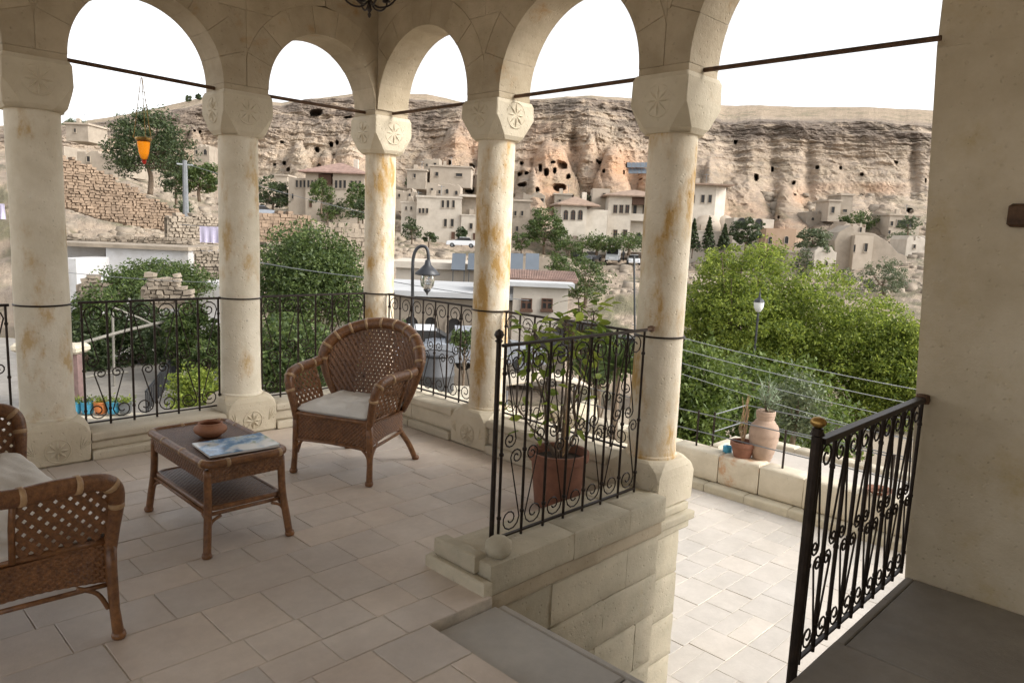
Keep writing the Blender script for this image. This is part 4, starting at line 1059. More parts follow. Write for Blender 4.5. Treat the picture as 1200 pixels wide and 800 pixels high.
# ------------------------------------------------------------------ buildings
def frame_at(u, v, D):
    "local frame of a facade: origin on the ground point, x to the right, y away from the camera"
    p = at(u, v, D); return p
class House:
    def __init__(s, name, label, cat, u, v, D, rot=0, group=None):
        s.o = at(u, v, D); s.rot = rot
        ang = math.atan2(RH[1], RH[0])+rot
        s.t = thing(name, label, cat, tuple(s.o), ang, group)
        s.x = np.array([math.cos(ang), math.sin(ang), 0]); s.y = np.array([-math.sin(ang), math.cos(ang), 0]); s.n = s.y
    def loc(s, u, v, dy=0):
        "facade coordinates (x, z) of a pixel"
        r = ray(u, v); q = s.o+s.n*dy; k = ((q-CAM)@s.n)/(r@s.n); p = CAM+r*k-s.o; return float(p@s.x), float(p[2])
    def wall(s, u0, u1, vt, vb, dep=6, mat='house', dy=0, name='wall', extra=1.2):
        x0, _ = s.loc(u0, (vt+vb)/2, dy); x1, _ = s.loc(u1, (vt+vb)/2, dy); _, z1 = s.loc((u0+u1)/2, vt, dy); _, z0 = s.loc((u0+u1)/2, vb, dy)
        m_ = MB(); m_.box(x0, x1, dy, dy+dep, z0-extra, z1); m_.obj(name, mat, s.t); return x0, x1, z0, z1
    def win(s, u, v, w_, h, dy=0, arch=False, mat='glass', frame='housegrey', name='window', mull=True):
        x, z = s.loc(u, v, dy); D = np.linalg.norm(s.o-CAM); k = D/F_PX; W, H = w_*k/2, h*k/2
        e = .12*min(W, H)+.02
        m_ = MB()
        if arch:
            out = [(x-W, z-H)]+[(x+W*math.cos(a), z+H-W+W*math.sin(a)) for a in np.linspace(PI, 0, 9)]+[(x+W, z-H)]
        else: out = [(x-W, z-H), (x-W, z+H), (x+W, z+H), (x+W, z-H)]
        inn = [(x+(a-x)*(1-e/W), z+(c-z)*(1-e/H)) for a, c in out]
        n = len(out)
        vs = [(a, dy-.10, c) for a, c in out]+[(a, dy-.10, c) for a, c in inn]+[(a, dy+.02, c) for a, c in out]+[(a, dy+.02, c) for a, c in inn]
        fs = []
        for i in range(n):
            j = (i+1) % n; fs += [(i, j, n+j, n+i), (i, 2*n+i, 2*n+j, j), (n+i, n+j, 3*n+j, 3*n+i)]
        m_.add(vs, fs); f = m_.obj(name, frame, s.t)
        m_ = MB(); m_.add([(a, dy-.015, c) for a, c in inn], [tuple(range(n))]); m_.obj('pane', mat, f)
        if not arch and name == 'window': m_ = MB(); m_.box(x-W*1.15, x+W*1.15, dy-.16, dy-.002, z-H-.10, z-H-.003); m_.obj('sill', frame, f)
        if mull and w_ >= 5:
            m_ = MB(); m_.box(x-.04, x+.04, dy-.06, dy-.018, z-H, z+H*.98); m_.box(x-W*.85, x+W*.85, dy-.061, dy-.019, z+H*.15, z+H*.15+.07); m_.obj('mullion', 'wood', f)
    def roof_flat(s, x0, x1, z, dep, over=.4, th=.25, mat='roofwhite', dy=0, name='roof'):
        m_ = MB(); m_.box(x0-over, x1+over, dy-over, dy+dep+over, z+.002, z+th); m_.obj(name, mat, s.t)
        if x1-x0 > 3 and name == 'roof':
            xa_ = x0+(x1-x0)*.3; m_ = MB(); m_.cham(xa_, xa_+.6, dy+1.2, dy+1.8, z+th+.002, z+th+.9, .05, .03); m_.obj('chimney', 'house', s.t)
            m_ = MB(); m_.tube([(xa_+1.6, dy+1, z+th), (xa_+1.6, dy+1, z+th+1.7)], .035, 4); m_.tube([(xa_+1.1, dy+1, z+th+1.5), (xa_+2.1, dy+1, z+th+1.5)], .03, 4); m_.obj('aerial', 'metalgrey', s.t)
    def roof_hip(s, x0, x1, z, dep, h, over=.6, mat='browntile', dy=0):
        m_ = MB(); a0, a1, b0, b1 = x0-over, x1+over, dy-over, dy+dep+over; k = min((a1-a0), (b1-b0))/2*.98
        m_.add([(a0, b0, z), (a1, b0, z), (a1, b1, z), (a0, b1, z), (a0, b0, z+.18), (a1, b0, z+.18), (a1, b1, z+.18), (a0, b1, z+.18), (a0+k, b0+k, z+h), (a1-k, b0+k, z+h), (a1-k, b1-k, z+h), (a0+k, b1-k, z+h)],
                [(3, 2, 1, 0), (0, 1, 5, 4), (1, 2, 6, 5), (2, 3, 7, 6), (3, 0, 4, 7), (4, 5, 9, 8), (5, 6, 10, 9), (6, 7, 11, 10), (7, 4, 8, 11), (8, 9, 10, 11)])
        m_.obj('roof', mat, s.t)
        cx_ = a0+(a1-a0)*.68; m_ = MB(); m_.cham(cx_, cx_+.7, (b0+b1)/2, (b0+b1)/2+.6, z+h*.5, z+h+.7, .05, .03); m_.obj('chimney', 'houseb', s.t)
def H(name, label, cat, u, v, back=.985, rot=0, D=None): return House(name, label, cat, u, v, (D or td(u, v)*back), rot)
# hotel A: red roofed building left of the corner column
h = H('red_roofed_hotel', 'long pale hotel with a low red roof and rows of narrow windows left of centre', 'building', 385, 250, D=118)
h.wall(338, 428, 210, 262, 8); x0, x1, z0, z1 = h.wall(358, 376, 203, 262, 7, dy=-.6, name='bay'); x0b, x1b, _, z1b = h.wall(390, 427, 204, 262, 7, dy=-1.2, name='bay')
h.roof_hip(x0, x1b, z1b, 9, 2.0, .8, 'redtile', -1.2)
m_ = MB(); xa, za = h.loc(374, 204, -.3); xb, zb = h.loc(389, 216, -.3); m_.box(xa, xb, -.7, -.05, zb, za); m_.obj('dark_loggia', 'wood', h.t)
for u in (348, 352.5, 357, 361.5, 366, 370.5): h.win(u, 215.5, 3, 8, -.6 if 358 < u < 376 else 0, mull=False)
for u in (394, 399, 404): h.win(u, 216, 3.6, 9, -1.2, mull=False)
for u in (412, 417, 422): h.win(u, 216.5, 3, 9, -1.2, mull=False)
for u in (343, 378): h.win(u, 230, 2.5, 6, 0 if u < 358 or u > 376 else -.6, mull=False)
h.win(364, 239, 4, 8, -.6, mat='wood', name='door', mull=False)
# hotel B: two white blocks between corner column and next
h = H('white_hotel', 'white cubic hotel with flat roofs above the parked silver car', 'building', 510, 278, D=116)
x0, x1, z0, z1 = h.wall(488, 540, 232, 283, 9, 'houseb'); h.roof_flat(x0, x1, z1, 9, .15, .3, 'houseb')
x0, x1, z0, z1 = h.wall(470, 493, 238, 270, 8, 'houseb', dy=1.2, name='wing'); h.roof_flat(x0, x1, z1, 7, .12, .2, 'houseb', 1.2)
x0, x1, z0, z1 = h.wall(540, 570, 253, 285, 6, 'houseb', dy=-.4, name='wing'); h.roof_flat(x0, x1, z1, 6, .1, .2, 'houseb', -.4)
m_ = MB(); xa, za = h.loc(541, 231, 2); xb, zb = h.loc(571, 253, 2); m_.box(xa, xb, 1.5, 6, zb, za); m_.obj('shaded_porch', 'housegrey', h.t)
m_ = MB(); m_.box(xa-.2, xb+.3, -.2, 6, za+.002, za+.35); m_.obj('porch_roof', 'houseb', h.t)
for u in (519, 525, 531.5): h.win(u, 239, 3.4, 8.5, mull=False)
for u in (492, 496, 500.5): h.win(u, 247, 3, 6, mull=False)
for u in (522, 530): h.win(u, 261, 3.8, 9, mull=False)
for u in (476, 482): h.win(u, 244, 2.2, 4, 1.2, mull=False)
for u in (552, 562): h.win(u, 265, 4, 7, -.4, mull=False)
h.win(531, 276, 5, 9, mat='wood', name='door', mull=False); h.win(556, 277, 4, 8, -.4, mat='wood', name='door', mull=False)
# bay tower with three arched windows
h = H('bay_house', 'white bay tower with three arched windows and lettering under a hipped roof', 'building', 672, 288, D=112, rot=.12)
x0, x1, z0, z1 = h.wall(657, 687, 241, 274, 6, 'houseb', extra=0)
m_ = MB(); xc = (x0+x1)/2; hw_ = (x1-x0)/2
m_.rings([[(xc+sx*hw_*k, 0+(1-k)*2.5 if sy < 0 else 6, z) for sx, sy in ((-1, -1), (1, -1), (1, 1), (-1, 1))] for k, z in ((.45, z0-2.4), (.8, z0-1.5), (.96, z0-.7), (1, z0-.003))]); m_.obj('corbel', 'houseb', h.t)
m_ = MB(); m_.box(x0+1, x1+3, 2.6, 8, z0-6, z0+.5); m_.box(x1+.003, x1+3.5, 1, 7, z0-3, z1-.4); m_.obj('side_wall', 'houseb', h.t)
h.roof_hip(x0, x1+1.2, z1, 6, 1.5, .7)
for u in (663, 671.5, 680): h.win(u, 252, 6.2, 12, arch=True)
fc = bpy.data.curves.new('lettering', 'FONT'); fc.body = 'HOTEL\nEVLERI'; fc.size = .62; fc.extrude = .015; fc.align_x = 'CENTER'; fc.space_line = .9
fo = bpy.data.objects.new('lettering', fc); COL.objects.link(fo)
bpy.context.view_layer.update(); dg = bpy.context.evaluated_depsgraph_get(); me = bpy.data.meshes.new_from_object(fo.evaluated_get(dg)); bpy.data.objects.remove(fo)
me.name = 'lettering'; me.materials.clear(); lo = link('lettering', me, 'wood', h.t); xl, zl = h.loc(671, 276, -.0); lo.location = (xl, .05, zl+.1); lo.rotation_euler = (PI/2-.32, 0, 0)
# hotel C
h = H('balcony_hotel', 'white hotel with a dark wooden eaves balcony left of the largest column', 'building', 730, 292, D=117, rot=-.03)
x0, x1, z0, z1 = h.wall(712, 739, 230, 287, 8, 'houseb'); x0b, x1b, z0b, z1b = h.wall(739, 775, 230, 287, 6, 'houseb', dy=1.6, name='wing')
h.roof_hip(x0, x1b, z1, 8, 1.3, .9)
m_ = MB(); xa, za = h.loc(739, 231, .2); xb, zb = h.loc(775, 241, .2); m_.box(xa+.01, xb, .1, 1.55, zb, za-.02); m_.obj('eaves_board', 'wood', h.t)
xa, za = h.loc(739, 257, .2); xb, _ = h.loc(775, 257, .2)
m_ = MB(); m_.box(xa+.01, xb, .1, 1.55, za-.2, za); m_.box(xa, xb, .12, .2, za, za+.9); m_.obj('balcony', 'houseb', h.t)
for u in (721, 728, 735): h.win(u, 245, 5.2, 10)
for u in (744, 755): h.win(u, 246, 4.5, 11, 1.6)
for u in (721, 732.5): h.win(u, 273, 5.4, 8)
h.win(748.5, 276, 6, 7, 1.6, arch=True, mull=False); h.win(765, 273, 5, 8, 1.6)
for (u, vt_) in ((700, 219), ): x0, x1, z0, z1 = h.wall(693, 713, 221, 283, 5, 'house', dy=6, name='rear_wing'); h.win(708, 229, 4, 6, 6, mull=False)
# tower D right of big column
h = H('octagonal_house', 'cream tower house with a flat overhanging roof right of the largest column', 'building', 830, 300, D=121)
x0, x1, z0, z1 = h.wall(800, 838, 217, 265, 8, 'houseb', dy=.4, extra=6); h.roof_flat(x0, x1+1.6, z1, 7, .9, .25, 'browntile')
m_ = MB(); xc, zc2 = h.loc(838, 240, .4); m_.add([(xc+.003, .4, z0), (xc+2.2, 2.6, z0), (xc+2.2, 8, z0), (xc+.003, 8, z0), (xc+.003, .4, z1), (xc+2.2, 2.6, z1), (xc+2.2, 8, z1), (xc+.003, 8, z1)], [(0, 1, 5, 4), (1, 2, 6, 5), (2, 3, 7, 6), (0, 3, 2, 1)]); m_.obj('angled_wall', 'houseb', h.t)
for u in (812, 823.5, 832): h.win(u, 233, 4.4, 9, .4)
x0, x1, z0, z1 = h.wall(803, 866, 272, 302, 6, 'houseb', dy=-2.5, name='lower_wall'); h.roof_flat(x0, x1, z1, 6, .1, .2, 'houseb', -2.5)
for u in (812, 818.5, 828, 835.5, 843, 855): h.win(u, 287, 4, 8.5, -2.5, mull=False)
m_ = MB()
for (u, v, r) in ((828, 256, 3.1), (852, 262, 2.6)):
    xq, zq = h.loc(u, v, 1); m_.lathe([(r*1.2, -3), (r, 0), (r*.75, 1.6), (r*.3, 2.4), (.01, 2.6)], 14, (xq, 2.4, zq-1.2), wob=.05)
m_.obj('domed_rock_room', 'house', h.t, True)
# the arcaded cave house right
h = H('arched_cave_house', 'cave house with a pale arched facade above the bright green tree', 'building', 890, 302, D=115)
h.wall(858, 905, 256, 310, 5, 'houseb'); h.wall(903, 966, 285, 315, 6, 'house', dy=-1.5, name='lower_wall')
for u, v, w_, hh in ((869, 262, 12, 14), (889, 262, 10, 12), (887, 299, 6, 10), (898, 299, 6, 10), (876, 297, 6, 10), (879, 285, 4, 7)): h.win(u, v, w_, hh, arch=True, mull=False)
for u, v in ((917, 304), (931, 303)): h.win(u, v, 5, 9, -1.5, mull=False)
# windows cut in the orange rock
h = H('rock_cut_house', 'small arched windows cut into the orange rock cone', 'building', 912, 285, D=112)
x0, x1, z0, z1 = h.wall(897, 932, 268, 292, 4, 'orangerock')
for u, v in ((902.5, 281.5), (921.5, 281)): h.win(u, v, 5, 8.5, arch=True, frame='house', mull=False)
# ruin right
h = H('ruined_stone_house', 'pale ruined stone house with a jagged wall right of the bright green tree', 'building', 1005, 300, D=100)
m_ = MB(); pts = [(978, 320), (978, 282), (983, 272), (990, 268), (997, 264), (1003, 272), (1012, 272), (1025, 274), (1040, 283), (1052, 296), (1062, 300), (1062, 322)]
poly = [h.loc(u, v) for u, v in pts]; m_.prism(poly, lambda a, z, w_: (a, w_, z), 0, 4, .05); m_.obj('wall', 'housegrey', h.t)
x0, x1, z0, z1 = h.wall(1000, 1022, 276, 318, 3, 'house', dy=-1.0, name='front_wall')
for u, v, w_, hh in ((1014.5, 290, 4, 9), (1001, 291, 2.5, 8)): h.win(u, v, w_, hh, -1.0, mull=False)
h.win(1056, 322, 16, 22, -.05, arch=True, mull=False)
for (nm, lab, u, vt_, vb, w_, D, wins, mt) in (
    ('hillside_hut', 'small stone hut with a dark porch high under the cliff at the right', 978, 236, 252, 14, 138, ((976, 246, 4, 7),), 'house'),
    ('domed_hut', 'domed stone hut with one dark window beside the green bush under the cliff', 992, 229, 250, 14, 140, ((990, 247, 5, 3.5),), 'housegrey'),
    ('terrace_house', 'pale house with a long dark window at the right edge of the cliff settlement', 1060, 253, 272, 36, 128, ((1060, 262, 17, 8), (1045, 262, 3, 5), (1042, 272, 3, 4)), 'house'),
    ('ledge_house', 'flat roofed stone house on a ledge of the cliff behind the corner column', 528, 196, 212, 48, 145, ((512, 204, 4, 5), (496, 207, 3, 4), (538, 205, 8, 4)), 'house'),
    ('cave_house', 'small house with a dark doorway at the cliff foot, left of the white hotel', 488, 200, 214, 22, 143, ((486, 206, 3, 5),), 'housegrey'),
    ('hilltop_house', 'lone brown stone house on the hilltop at the far left', 90, 146, 157, 26, 128, ((88, 153, 2.5, 4),), 'housegrey'),
    ('grey_house', 'narrow grey stone house behind the trees right of the fourth column', 610, 236, 282, 22, 118, ((604, 250, 3, 6), (612, 250, 3, 6), (606, 268, 3, 6)), 'housegrey')):
    h = H(nm, lab, 'building', u, vb, D=D)
    x0, x1, z0, z1 = h.wall(u-w_/2, u+w_/2, vt_, vb, 6, mt); h.roof_flat(x0, x1, z1, 6, .25, .3, 'house')
    for q in wins: h.win(q[0], q[1], q[2], q[3], mull=False)
rr9 = random.Random(12)
for (lab, u, vt_, vb, w_, D, nw, mt, jag) in (
    ('low ruined wall with two openings left of the hut under the cliff', 958, 248, 262, 24, 141, 2, 'housegrey', 1),
    ('pale broken house above the ruined stone house', 1002, 262, 280, 26, 126, 2, 'house', 1),
    ('long low ruin at the foot of the cliff near the plastered pier', 1078, 278, 296, 30, 112, 2, 'houseb', 1),
    ('white rubble heap house between the arched facade and the ruin', 968, 292, 322, 26, 96, 3, 'houseb', 1),
    ('square stone house between the two green bushes at the right', 1034, 262, 278, 20, 132, 2, 'house', 0),
    ('pale block with a door under the orange rock cone', 935, 296, 322, 22, 98, 3, 'house', 0),
    ('small flat roofed stone house above the bay tower', 660, 228, 243, 20, 136, 2, 'housegrey', 0),
    ('ruined terrace wall left of the bay tower, among rocks', 626, 226, 246, 26, 134, 3, 'housegrey', 1),
    ('grey stone annex joining the narrow grey house', 628, 246, 284, 14, 121, 3, 'housegrey', 0),
    ('upper stone room above the ledge house', 506, 186, 198, 18, 150, 2, 'housegrey', 1),
    ('lower stone room between the ledge house and the white cubic hotel', 520, 216, 232, 40, 132, 4, 'house', 1),
    ('stone room at the far left of the ledge ruins', 474, 222, 238, 22, 133, 2, 'house', 1),
    ('pinkish stone house on the slope left of the red roofed hotel', 330, 206, 228, 14, 134, 2, 'house', 0),
    ('low ruin wall behind the tall rubble retaining wall', 120, 178, 192, 60, 92, 2, 'housegrey', 1),
    ('roofless hut on the slope behind the leftmost column', 60, 172, 186, 30, 96, 1, 'housegrey', 1),
    ('small ruin on the slope right of the dark round tree', 236, 170, 186, 18, 150, 2, 'housegrey', 1),
    ('cream garden wall in front of the row of parked cars', 700, 309, 316, 70, 103, 0, 'housegrey', 1),
    ('broken field wall between the red tiles and the parked cars', 640, 300, 312, 60, 84, 0, 'housegrey', 1)):
    h = H('stone_wall' if nw == 0 else 'stone_house', lab, 'wall' if nw == 0 else 'building', u, vb, D=D)
    x0, z1 = h.loc(u-w_/2, vt_); x1, z1b = h.loc(u+w_/2, vt_); _, z0 = h.loc(u, vb); dep_ = .5 if nw == 0 else 5
    n = 12; top = []
    for i in range(n+1):
        x = x0+(x1-x0)*i/n; z = z1+(rr9.uniform(-.35, .25)*(z1-z0)*.6 if jag else 0)
        top.append((x, z))
        if jag and rr9.random() < .5 and i < n: top.append((x+(x1-x0)/n*.9, z+rr9.uniform(-.1, .1)))
    poly = [(x1, z0-1.5)]+top[::-1]+[(x0, z0-1.5)]
    m_ = MB(); m_.prism(poly, lambda a, z, w2: (a, w2, z), 0, dep_, .04); m_.obj('wall', mt, h.t)
    if not jag: h.roof_flat(x0, x1, z1, dep_, .2, .28, 'house')
    for k in range(nw): h.win(u-w_/2+(k+.5+rr9.uniform(-.15, .15))*w_/nw, vb-(vb-vt_)*rr9.uniform(.35, .6), rr9.uniform(2.4, 4.2), rr9.uniform(3.5, 6.5), arch=rr9.random() < .4, mull=False)
# solar array on the cliff
h = H('solar_array', 'blue solar panel array on a rock ledge left of the largest column', 'solar panels', 748, 196, D=146)
for r in range(2):
    for k in range(5):
        x0, z0 = h.loc(735.5+k*5.2+r*1.5, 190+r*7, 0); m_ = MB(); m_.add([(x0, 0-r*.1, z0-1.0), (x0+.82, 0-r*.1, z0-1.0), (x0+.82, .6, z0), (x0, .6, z0), (x0, .08, z0-1.06), (x0+.82, .08, z0-1.06), (x0+.82, .68, z0-.06), (x0, .68, z0-.06)], [(0, 1, 2, 3), (4, 7, 6, 5), (0, 4, 5, 1), (3, 2, 6, 7), (0, 3, 7, 4), (1, 5, 6, 2)]); m_.obj('panel', 'solar', h.t)
# ---------------- near building with solar panels and the red roof, 30 m away
h = H('flat_roofed_house', 'cream house with a pale flat roof, a strip of red tiles and arched ground floor', 'building', 560, 372, D=31)
x0, x1, z0, z1 = h.wall(600, 664, 336, 420, 6, 'houseb', name='wall'); h.roof_flat(x0, x1, z1, 5, .25, .18, 'roofwhite')
m_ = MB(); xa, za = h.loc(604, 337, 1.5); xb, zb = h.loc(668, 329, 1.5); m_.box(xa-1, xb, 1.6, 8, z1+.182, zb); m_.obj('upper_wall', 'houseb', h.t)
m_ = MB(); n = 14
for k in range(56):
    xk = xa-1.5+k*(xb-xa+1.9)/56; m_.tube([(xk, 1.2, zb+.02), (xk, 3.6, zb+.30)], .03, 6)
stuff(m_.obj('roof_tiles', 'redtile', h.t)); m_ = MB(); m_.box(xa-1.5, xb+.3, 1.15, 3.7, zb-.08, zb-.005); m_.obj('roof_edge', 'redtile', h.t)
m_ = MB(); m_.add([(xa-1.5, 1.2, zb), (xb+.35, 1.2, zb), (xb+.35, 3.6, zb+.28), (xa-1.5, 3.6, zb+.28)], [(0, 1, 2, 3)]); m_.obj('roof', 'redtile', h.t)
for u in (617, 641): h.win(u, 356, 13, 13, 0, frame='wood')
x0c, x1c, z0c, z1c = h.wall(440, 599, 350, 430, 6, 'housegrey', dy=.6, name='arched_wall'); h.roof_flat(x0c, x1c-.05, z1c+.1, 6, .5, .22, 'roofwhite', .6, 'canopy_roof')
for u, v, w_, hh in ((482, 385, 20, 34), (505, 387, 18, 36), (532, 392, 22, 44), (562, 392, 20, 40)): h.win(u, v, w_, hh, .6, arch=True, mull=False)
x0d, x1d, z0d, z1d = h.wall(464, 604, 316, 340, 3, 'houseb', dy=9, name='back_wall'); h.roof_flat(x0d, x1d, z1d, 4, .3, .35, 'houseb', 9, 'back_roof')
sp = thing('roof_solar_panels', 'pair rows of blue grey solar water heaters on the roof by the red tiles', 'solar panels', tuple(at(590, 315, 39)), math.atan2(RH[1], RH[0]))
for k, u in enumerate((537, 556, 572, 605, 624)):
    r_ = at(u, 306, 39)-at(590, 315, 39); xq = float(r_@RH); zq = float(r_[2]); m_ = MB()
    m_.add([(xq-.36, 0, zq-.45), (xq+.36, 0, zq-.45), (xq+.36, .5, zq+.40), (xq-.36, .5, zq+.40), (xq-.36, .08, zq-.5), (xq+.36, .08, zq-.5), (xq+.36, .58, zq+.35), (xq-.36, .58, zq+.35)], [(0, 1, 2, 3), (4, 7, 6, 5), (0, 4, 5, 1), (3, 2, 6, 7), (0, 3, 7, 4), (1, 5, 6, 2)]); m_.obj('panel', 'solar', sp)
    m_ = MB(); m_.tube([(xq-.3, .5, zq-2.4), (xq-.3, .5, zq+.4)], .03, 5); m_.obj('support', 'metalgrey', sp)
    m_ = MB(); m_.tube([(xq+.3, .5, zq-2.4), (xq+.3, .5, zq+.4)], .03, 5); m_.obj('support', 'metalgrey', sp)
# ---------------- left: white cave house with vine
h = H('white_cave_house', 'whitewashed cave house with a vine canopy below the rubble wall', 'building', 150, 330, D=33)
x0, x1, z0, z1 = h.wall(125, 221, 292, 345, 5, 'white'); x0b, x1b, z0b, z1b = h.wall(78, 124, 288, 345, 4, 'white', dy=1.8, name='recess_wall')
h.roof_flat(x0b, x1, z1, 5, .1, .16, 'rubblegrey', -.1, 'roof_edge'); 
h.win(172, 316, 11, 12, arch=True, mull=False); h.win(197, 318, 14, 14, arch=True, mull=False)
h.win(121-2, 320, 11, 16, 1.8, arch=True, name='door', mull=False); h.win(97, 311, 7, 5, 1.8, mull=False); h.win(97, 319, 7, 5, 1.8, mull=False)
x0c, x1c, _, z1c = h.wall(70, 90, 303, 355, 3, 'white', dy=-2.5, name='side_wall')
x0d, x1d, _, _ = h.wall(222, 262, 333, 390, 4, 'white', dy=-3, name='side_wall')
h.win(222, 352, 12, 20, -3, mat='wood', name='door', mull=False)
# ---------------- rubble walls of separate stones
def rubble(label, top, bot, D0, D1, mat='rubble', sz=.34, cat='wall', seed=1, name='rubble_wall', th=.5):
    "courses of small uneven stones following the top and bottom lines given as pixels"
    random.seed(seed); b = MB(); tu = [q[0] for q in top]; tv_ = [q[1] for q in top]; bu = [q[0] for q in bot]; bv_ = [q[1] for q in bot]
    u0, u1 = min(tu), max(tu)
    o = at(u0, tv_[0], D0); e = at(u1, tv_[-1], D1); dx = e-o; dx[2] = 0; L = np.linalg.norm(dx); dx /= L; nrm = np.array([dx[1], -dx[0], 0])
    if nrm@FH > 0: nrm = -nrm
    t_ = thing(name, label, cat, tuple(o), 0)
    def line(us_, vs_):
        out = []
        for i in range(41):
            s = L*i/40; lo, hi = u0-30, u1+30
            # find u whose ray hits the wall plane at s
            for _ in range(25):
                mid = (lo+hi)/2; r = ray(mid, np.interp(mid, us_, vs_)); k = ((o-CAM)@nrm)/(r@nrm); p = CAM+r*k
                if (p-o)@dx < s: lo = mid
                else: hi = mid
            out.append(p[2])
        return out
    tz, bz = line(tu, tv_), line(bu, bv_); ss = [L*i/40 for i in range(41)]
    zmin, zmax = min(bz), max(tz); z = zmin
    while z < zmax:
        h_ = sz*random.uniform(.55, .8); s = random.uniform(0, sz)
        while s < L:
            w_ = sz*random.uniform(.7, 1.6); sm = s+w_/2; zt, zb = np.interp(sm, ss, tz), np.interp(sm, ss, bz)
            if zb-.3 < z < zt+random.uniform(-.12, .12):
                a = o+dx*(s+.02)-o; c_ = dx*(w_-.04); pr_ = random.uniform(0, .12)
                j = lambda: random.uniform(-.03, .03)
                q = []
                for zz in (z, z+h_-.03):
                    for (al, dp) in ((0, pr_), (1, pr_), (1, -th), (0, -th)):
                        p = a+c_*al+nrm*dp; q.append((p[0]+j(), p[1]+j(), zz-o[2]+j()))
                b.add(q, [(3, 2, 1, 0), (4, 5, 6, 7), (0, 1, 5, 4), (1, 2, 6, 5), (2, 3, 7, 6), (3, 0, 4, 7)])
            s += w_
        z += h_
    stuff(b.obj('stones', mat, t_))
    m_ = MB(); vs = []
    for i in range(41):
        p = dx*ss[i]; 
        for dp in (-.06, -th): 
            for zz in (bz[i]-.25, tz[i]-.12): vs.append(tuple(p+nrm*dp+np.array([0, 0, zz-o[2]])))
    fs = []
    for i in range(40):
        a = i*4; c = a+4; fs += [(a, c, c+1, a+1), (a+2, a+3, c+3, c+2), (a+1, c+1, c+3, a+3)]
    m_.add(vs, fs); m_.obj('core', mat, t_)
rubble('tall brown rubble retaining wall stepping down behind the hanging lantern', [(66, 183), (85, 188), (110, 197), (150, 218), (185, 236), (215, 250), (232, 266)], [(66, 238), (85, 240), (120, 252), (150, 258), (200, 266), (232, 272)], 40, 46, 'rubble', .24, seed=1)
rubble('lower rubble terrace wall behind the lilac sheet', [(196, 252), (215, 254), (240, 254), (262, 256)], [(196, 274), (215, 284), (240, 300), (262, 304)], 38, 40, 'rubblegrey', .22, seed=2)
rubble('grey rubble wall on the roof of the white cave house', [(70, 276), (110, 281), (170, 276), (225, 282)], [(70, 290), (110, 291), (170, 293), (225, 296)], 35.5, 36, 'rubblegrey', .2, seed=3)
rubble('rough rubble wall right of the white cave house', [(219, 293), (240, 292), (262, 296)], [(219, 330), (240, 332), (262, 334)], 33.5, 34, 'rubblegrey', .2, seed=6)
rubble('reddish rubble wall between the second and corner columns above the bushy tree', [(300, 256), (318, 251), (345, 250), (368, 258)], [(300, 280), (320, 280), (345, 280), (368, 275)], 62, 66, 'rubble', .42, seed=4)
rubble('loose rubble slope left of the corner column', [(360, 262), (385, 268), (430, 262)], [(360, 285), (390, 292), (430, 305)], 56, 58, 'rubblegrey', .5, seed=5)
rubble('rounded heap of pale stones in front of the white cave house', [(164, 335), (172, 326), (190, 322), (206, 328), (214, 340)], [(164, 352), (185, 354), (214, 352)], 24, 24.3, 'rubblegrey', .22, seed=7, name='stone_heap')
rubble('broken stone wall under the dark doorway at the left', [(88, 330), (105, 325), (125, 334), (138, 342)], [(88, 345), (110, 347), (138, 350)], 27, 27.3, 'rubblegrey', .25, seed=8)
# ================================================================== STREET LEVEL, TREES AND SMALL THINGS OUTSIDE
ZS = -4.3
def xd(X, D, z=0): return CAM*[1, 1, 0]+RH*X+FH*D+np.array([0, 0, z])
b = MB(); vs = [xd(X, D, z) for z in (-6.9, ZS-.05) for X, D in ((-60, -14), (60, -14), (60, 25), (-60, 25))]
b.add(vs, [(3, 2, 1, 0), (4, 5, 6, 7), (0, 1, 5, 4), (1, 2, 6, 5), (2, 3, 7, 6), (3, 0, 4, 7)]); struct(b.obj('street', 'ground'))
ZY = -2.2
b = MB(); vs = [xd(X, D, z) for z in (ZS-.04, ZY) for X, D in ((-24, 12.5), (-4.6, 12.5), (-5.4, 22), (-24, 22))]
b.add(vs, [(3, 2, 1, 0), (4, 5, 6, 7), (0, 1, 5, 4), (1, 2, 6, 5), (2, 3, 7, 6), (3, 0, 4, 7)]); struct(b.obj('courtyard', 'slab_dark'))
def leaves_mesh(name, cen, nrm_bias, size, asp=.45):
    n = len(cen); rs = np.random
    d = rs.normal(size=(n, 3)); d /= np.linalg.norm(d, axis=1)[:, None]
    q = rs.normal(size=(n, 3))+np.array([0, 0, nrm_bias]); s = np.cross(d, q); s /= np.linalg.norm(s, axis=1)[:, None]+1e-9
    L = size*rs.uniform(.6, 1.4, n)[:, None]
    V = np.stack([cen-d*L*.5, cen+s*L*asp*.5, cen+d*L*.5, cen-s*L*asp*.5], 1).reshape(-1, 3)
    F_ = np.arange(n*4).reshape(-1, 4); return np_mesh(name, V, F_)
def crown_points(R, ncl, per, clr, rs, flat=.8, low=-.55, hollow=.35):
    "leaf centres: clumps scattered through an uneven ellipsoid"
    c = rs.normal(size=(ncl*3, 3)); c /= np.linalg.norm(c, axis=1)[:, None]
    c = c[c[:, 2] > low][:ncl]; rad = rs.uniform(hollow, 1.0, len(c))**.6
    lump = 1+.42*(fbm(c*1.0+5+rs.rand()*9, 1.6, 3)-.5)*2
    c = c*(rad*lump)[:, None]*np.array(R)
    pts = []
    for k in range(len(c)):
        m_ = int(per*rs.uniform(.5, 1.4)); p = rs.normal(size=(m_, 3)); p /= (np.linalg.norm(p, axis=1)[:, None]+.3)
        s = clr*rs.uniform(.45, 1.35); p = p*np.array([s, s, s*.62]); p[:, 2] -= (p[:, 0]**2+p[:, 1]**2)/(s+1e-6)*.25
        pts.append(c[k]+p)
    return c, np.concatenate(pts)
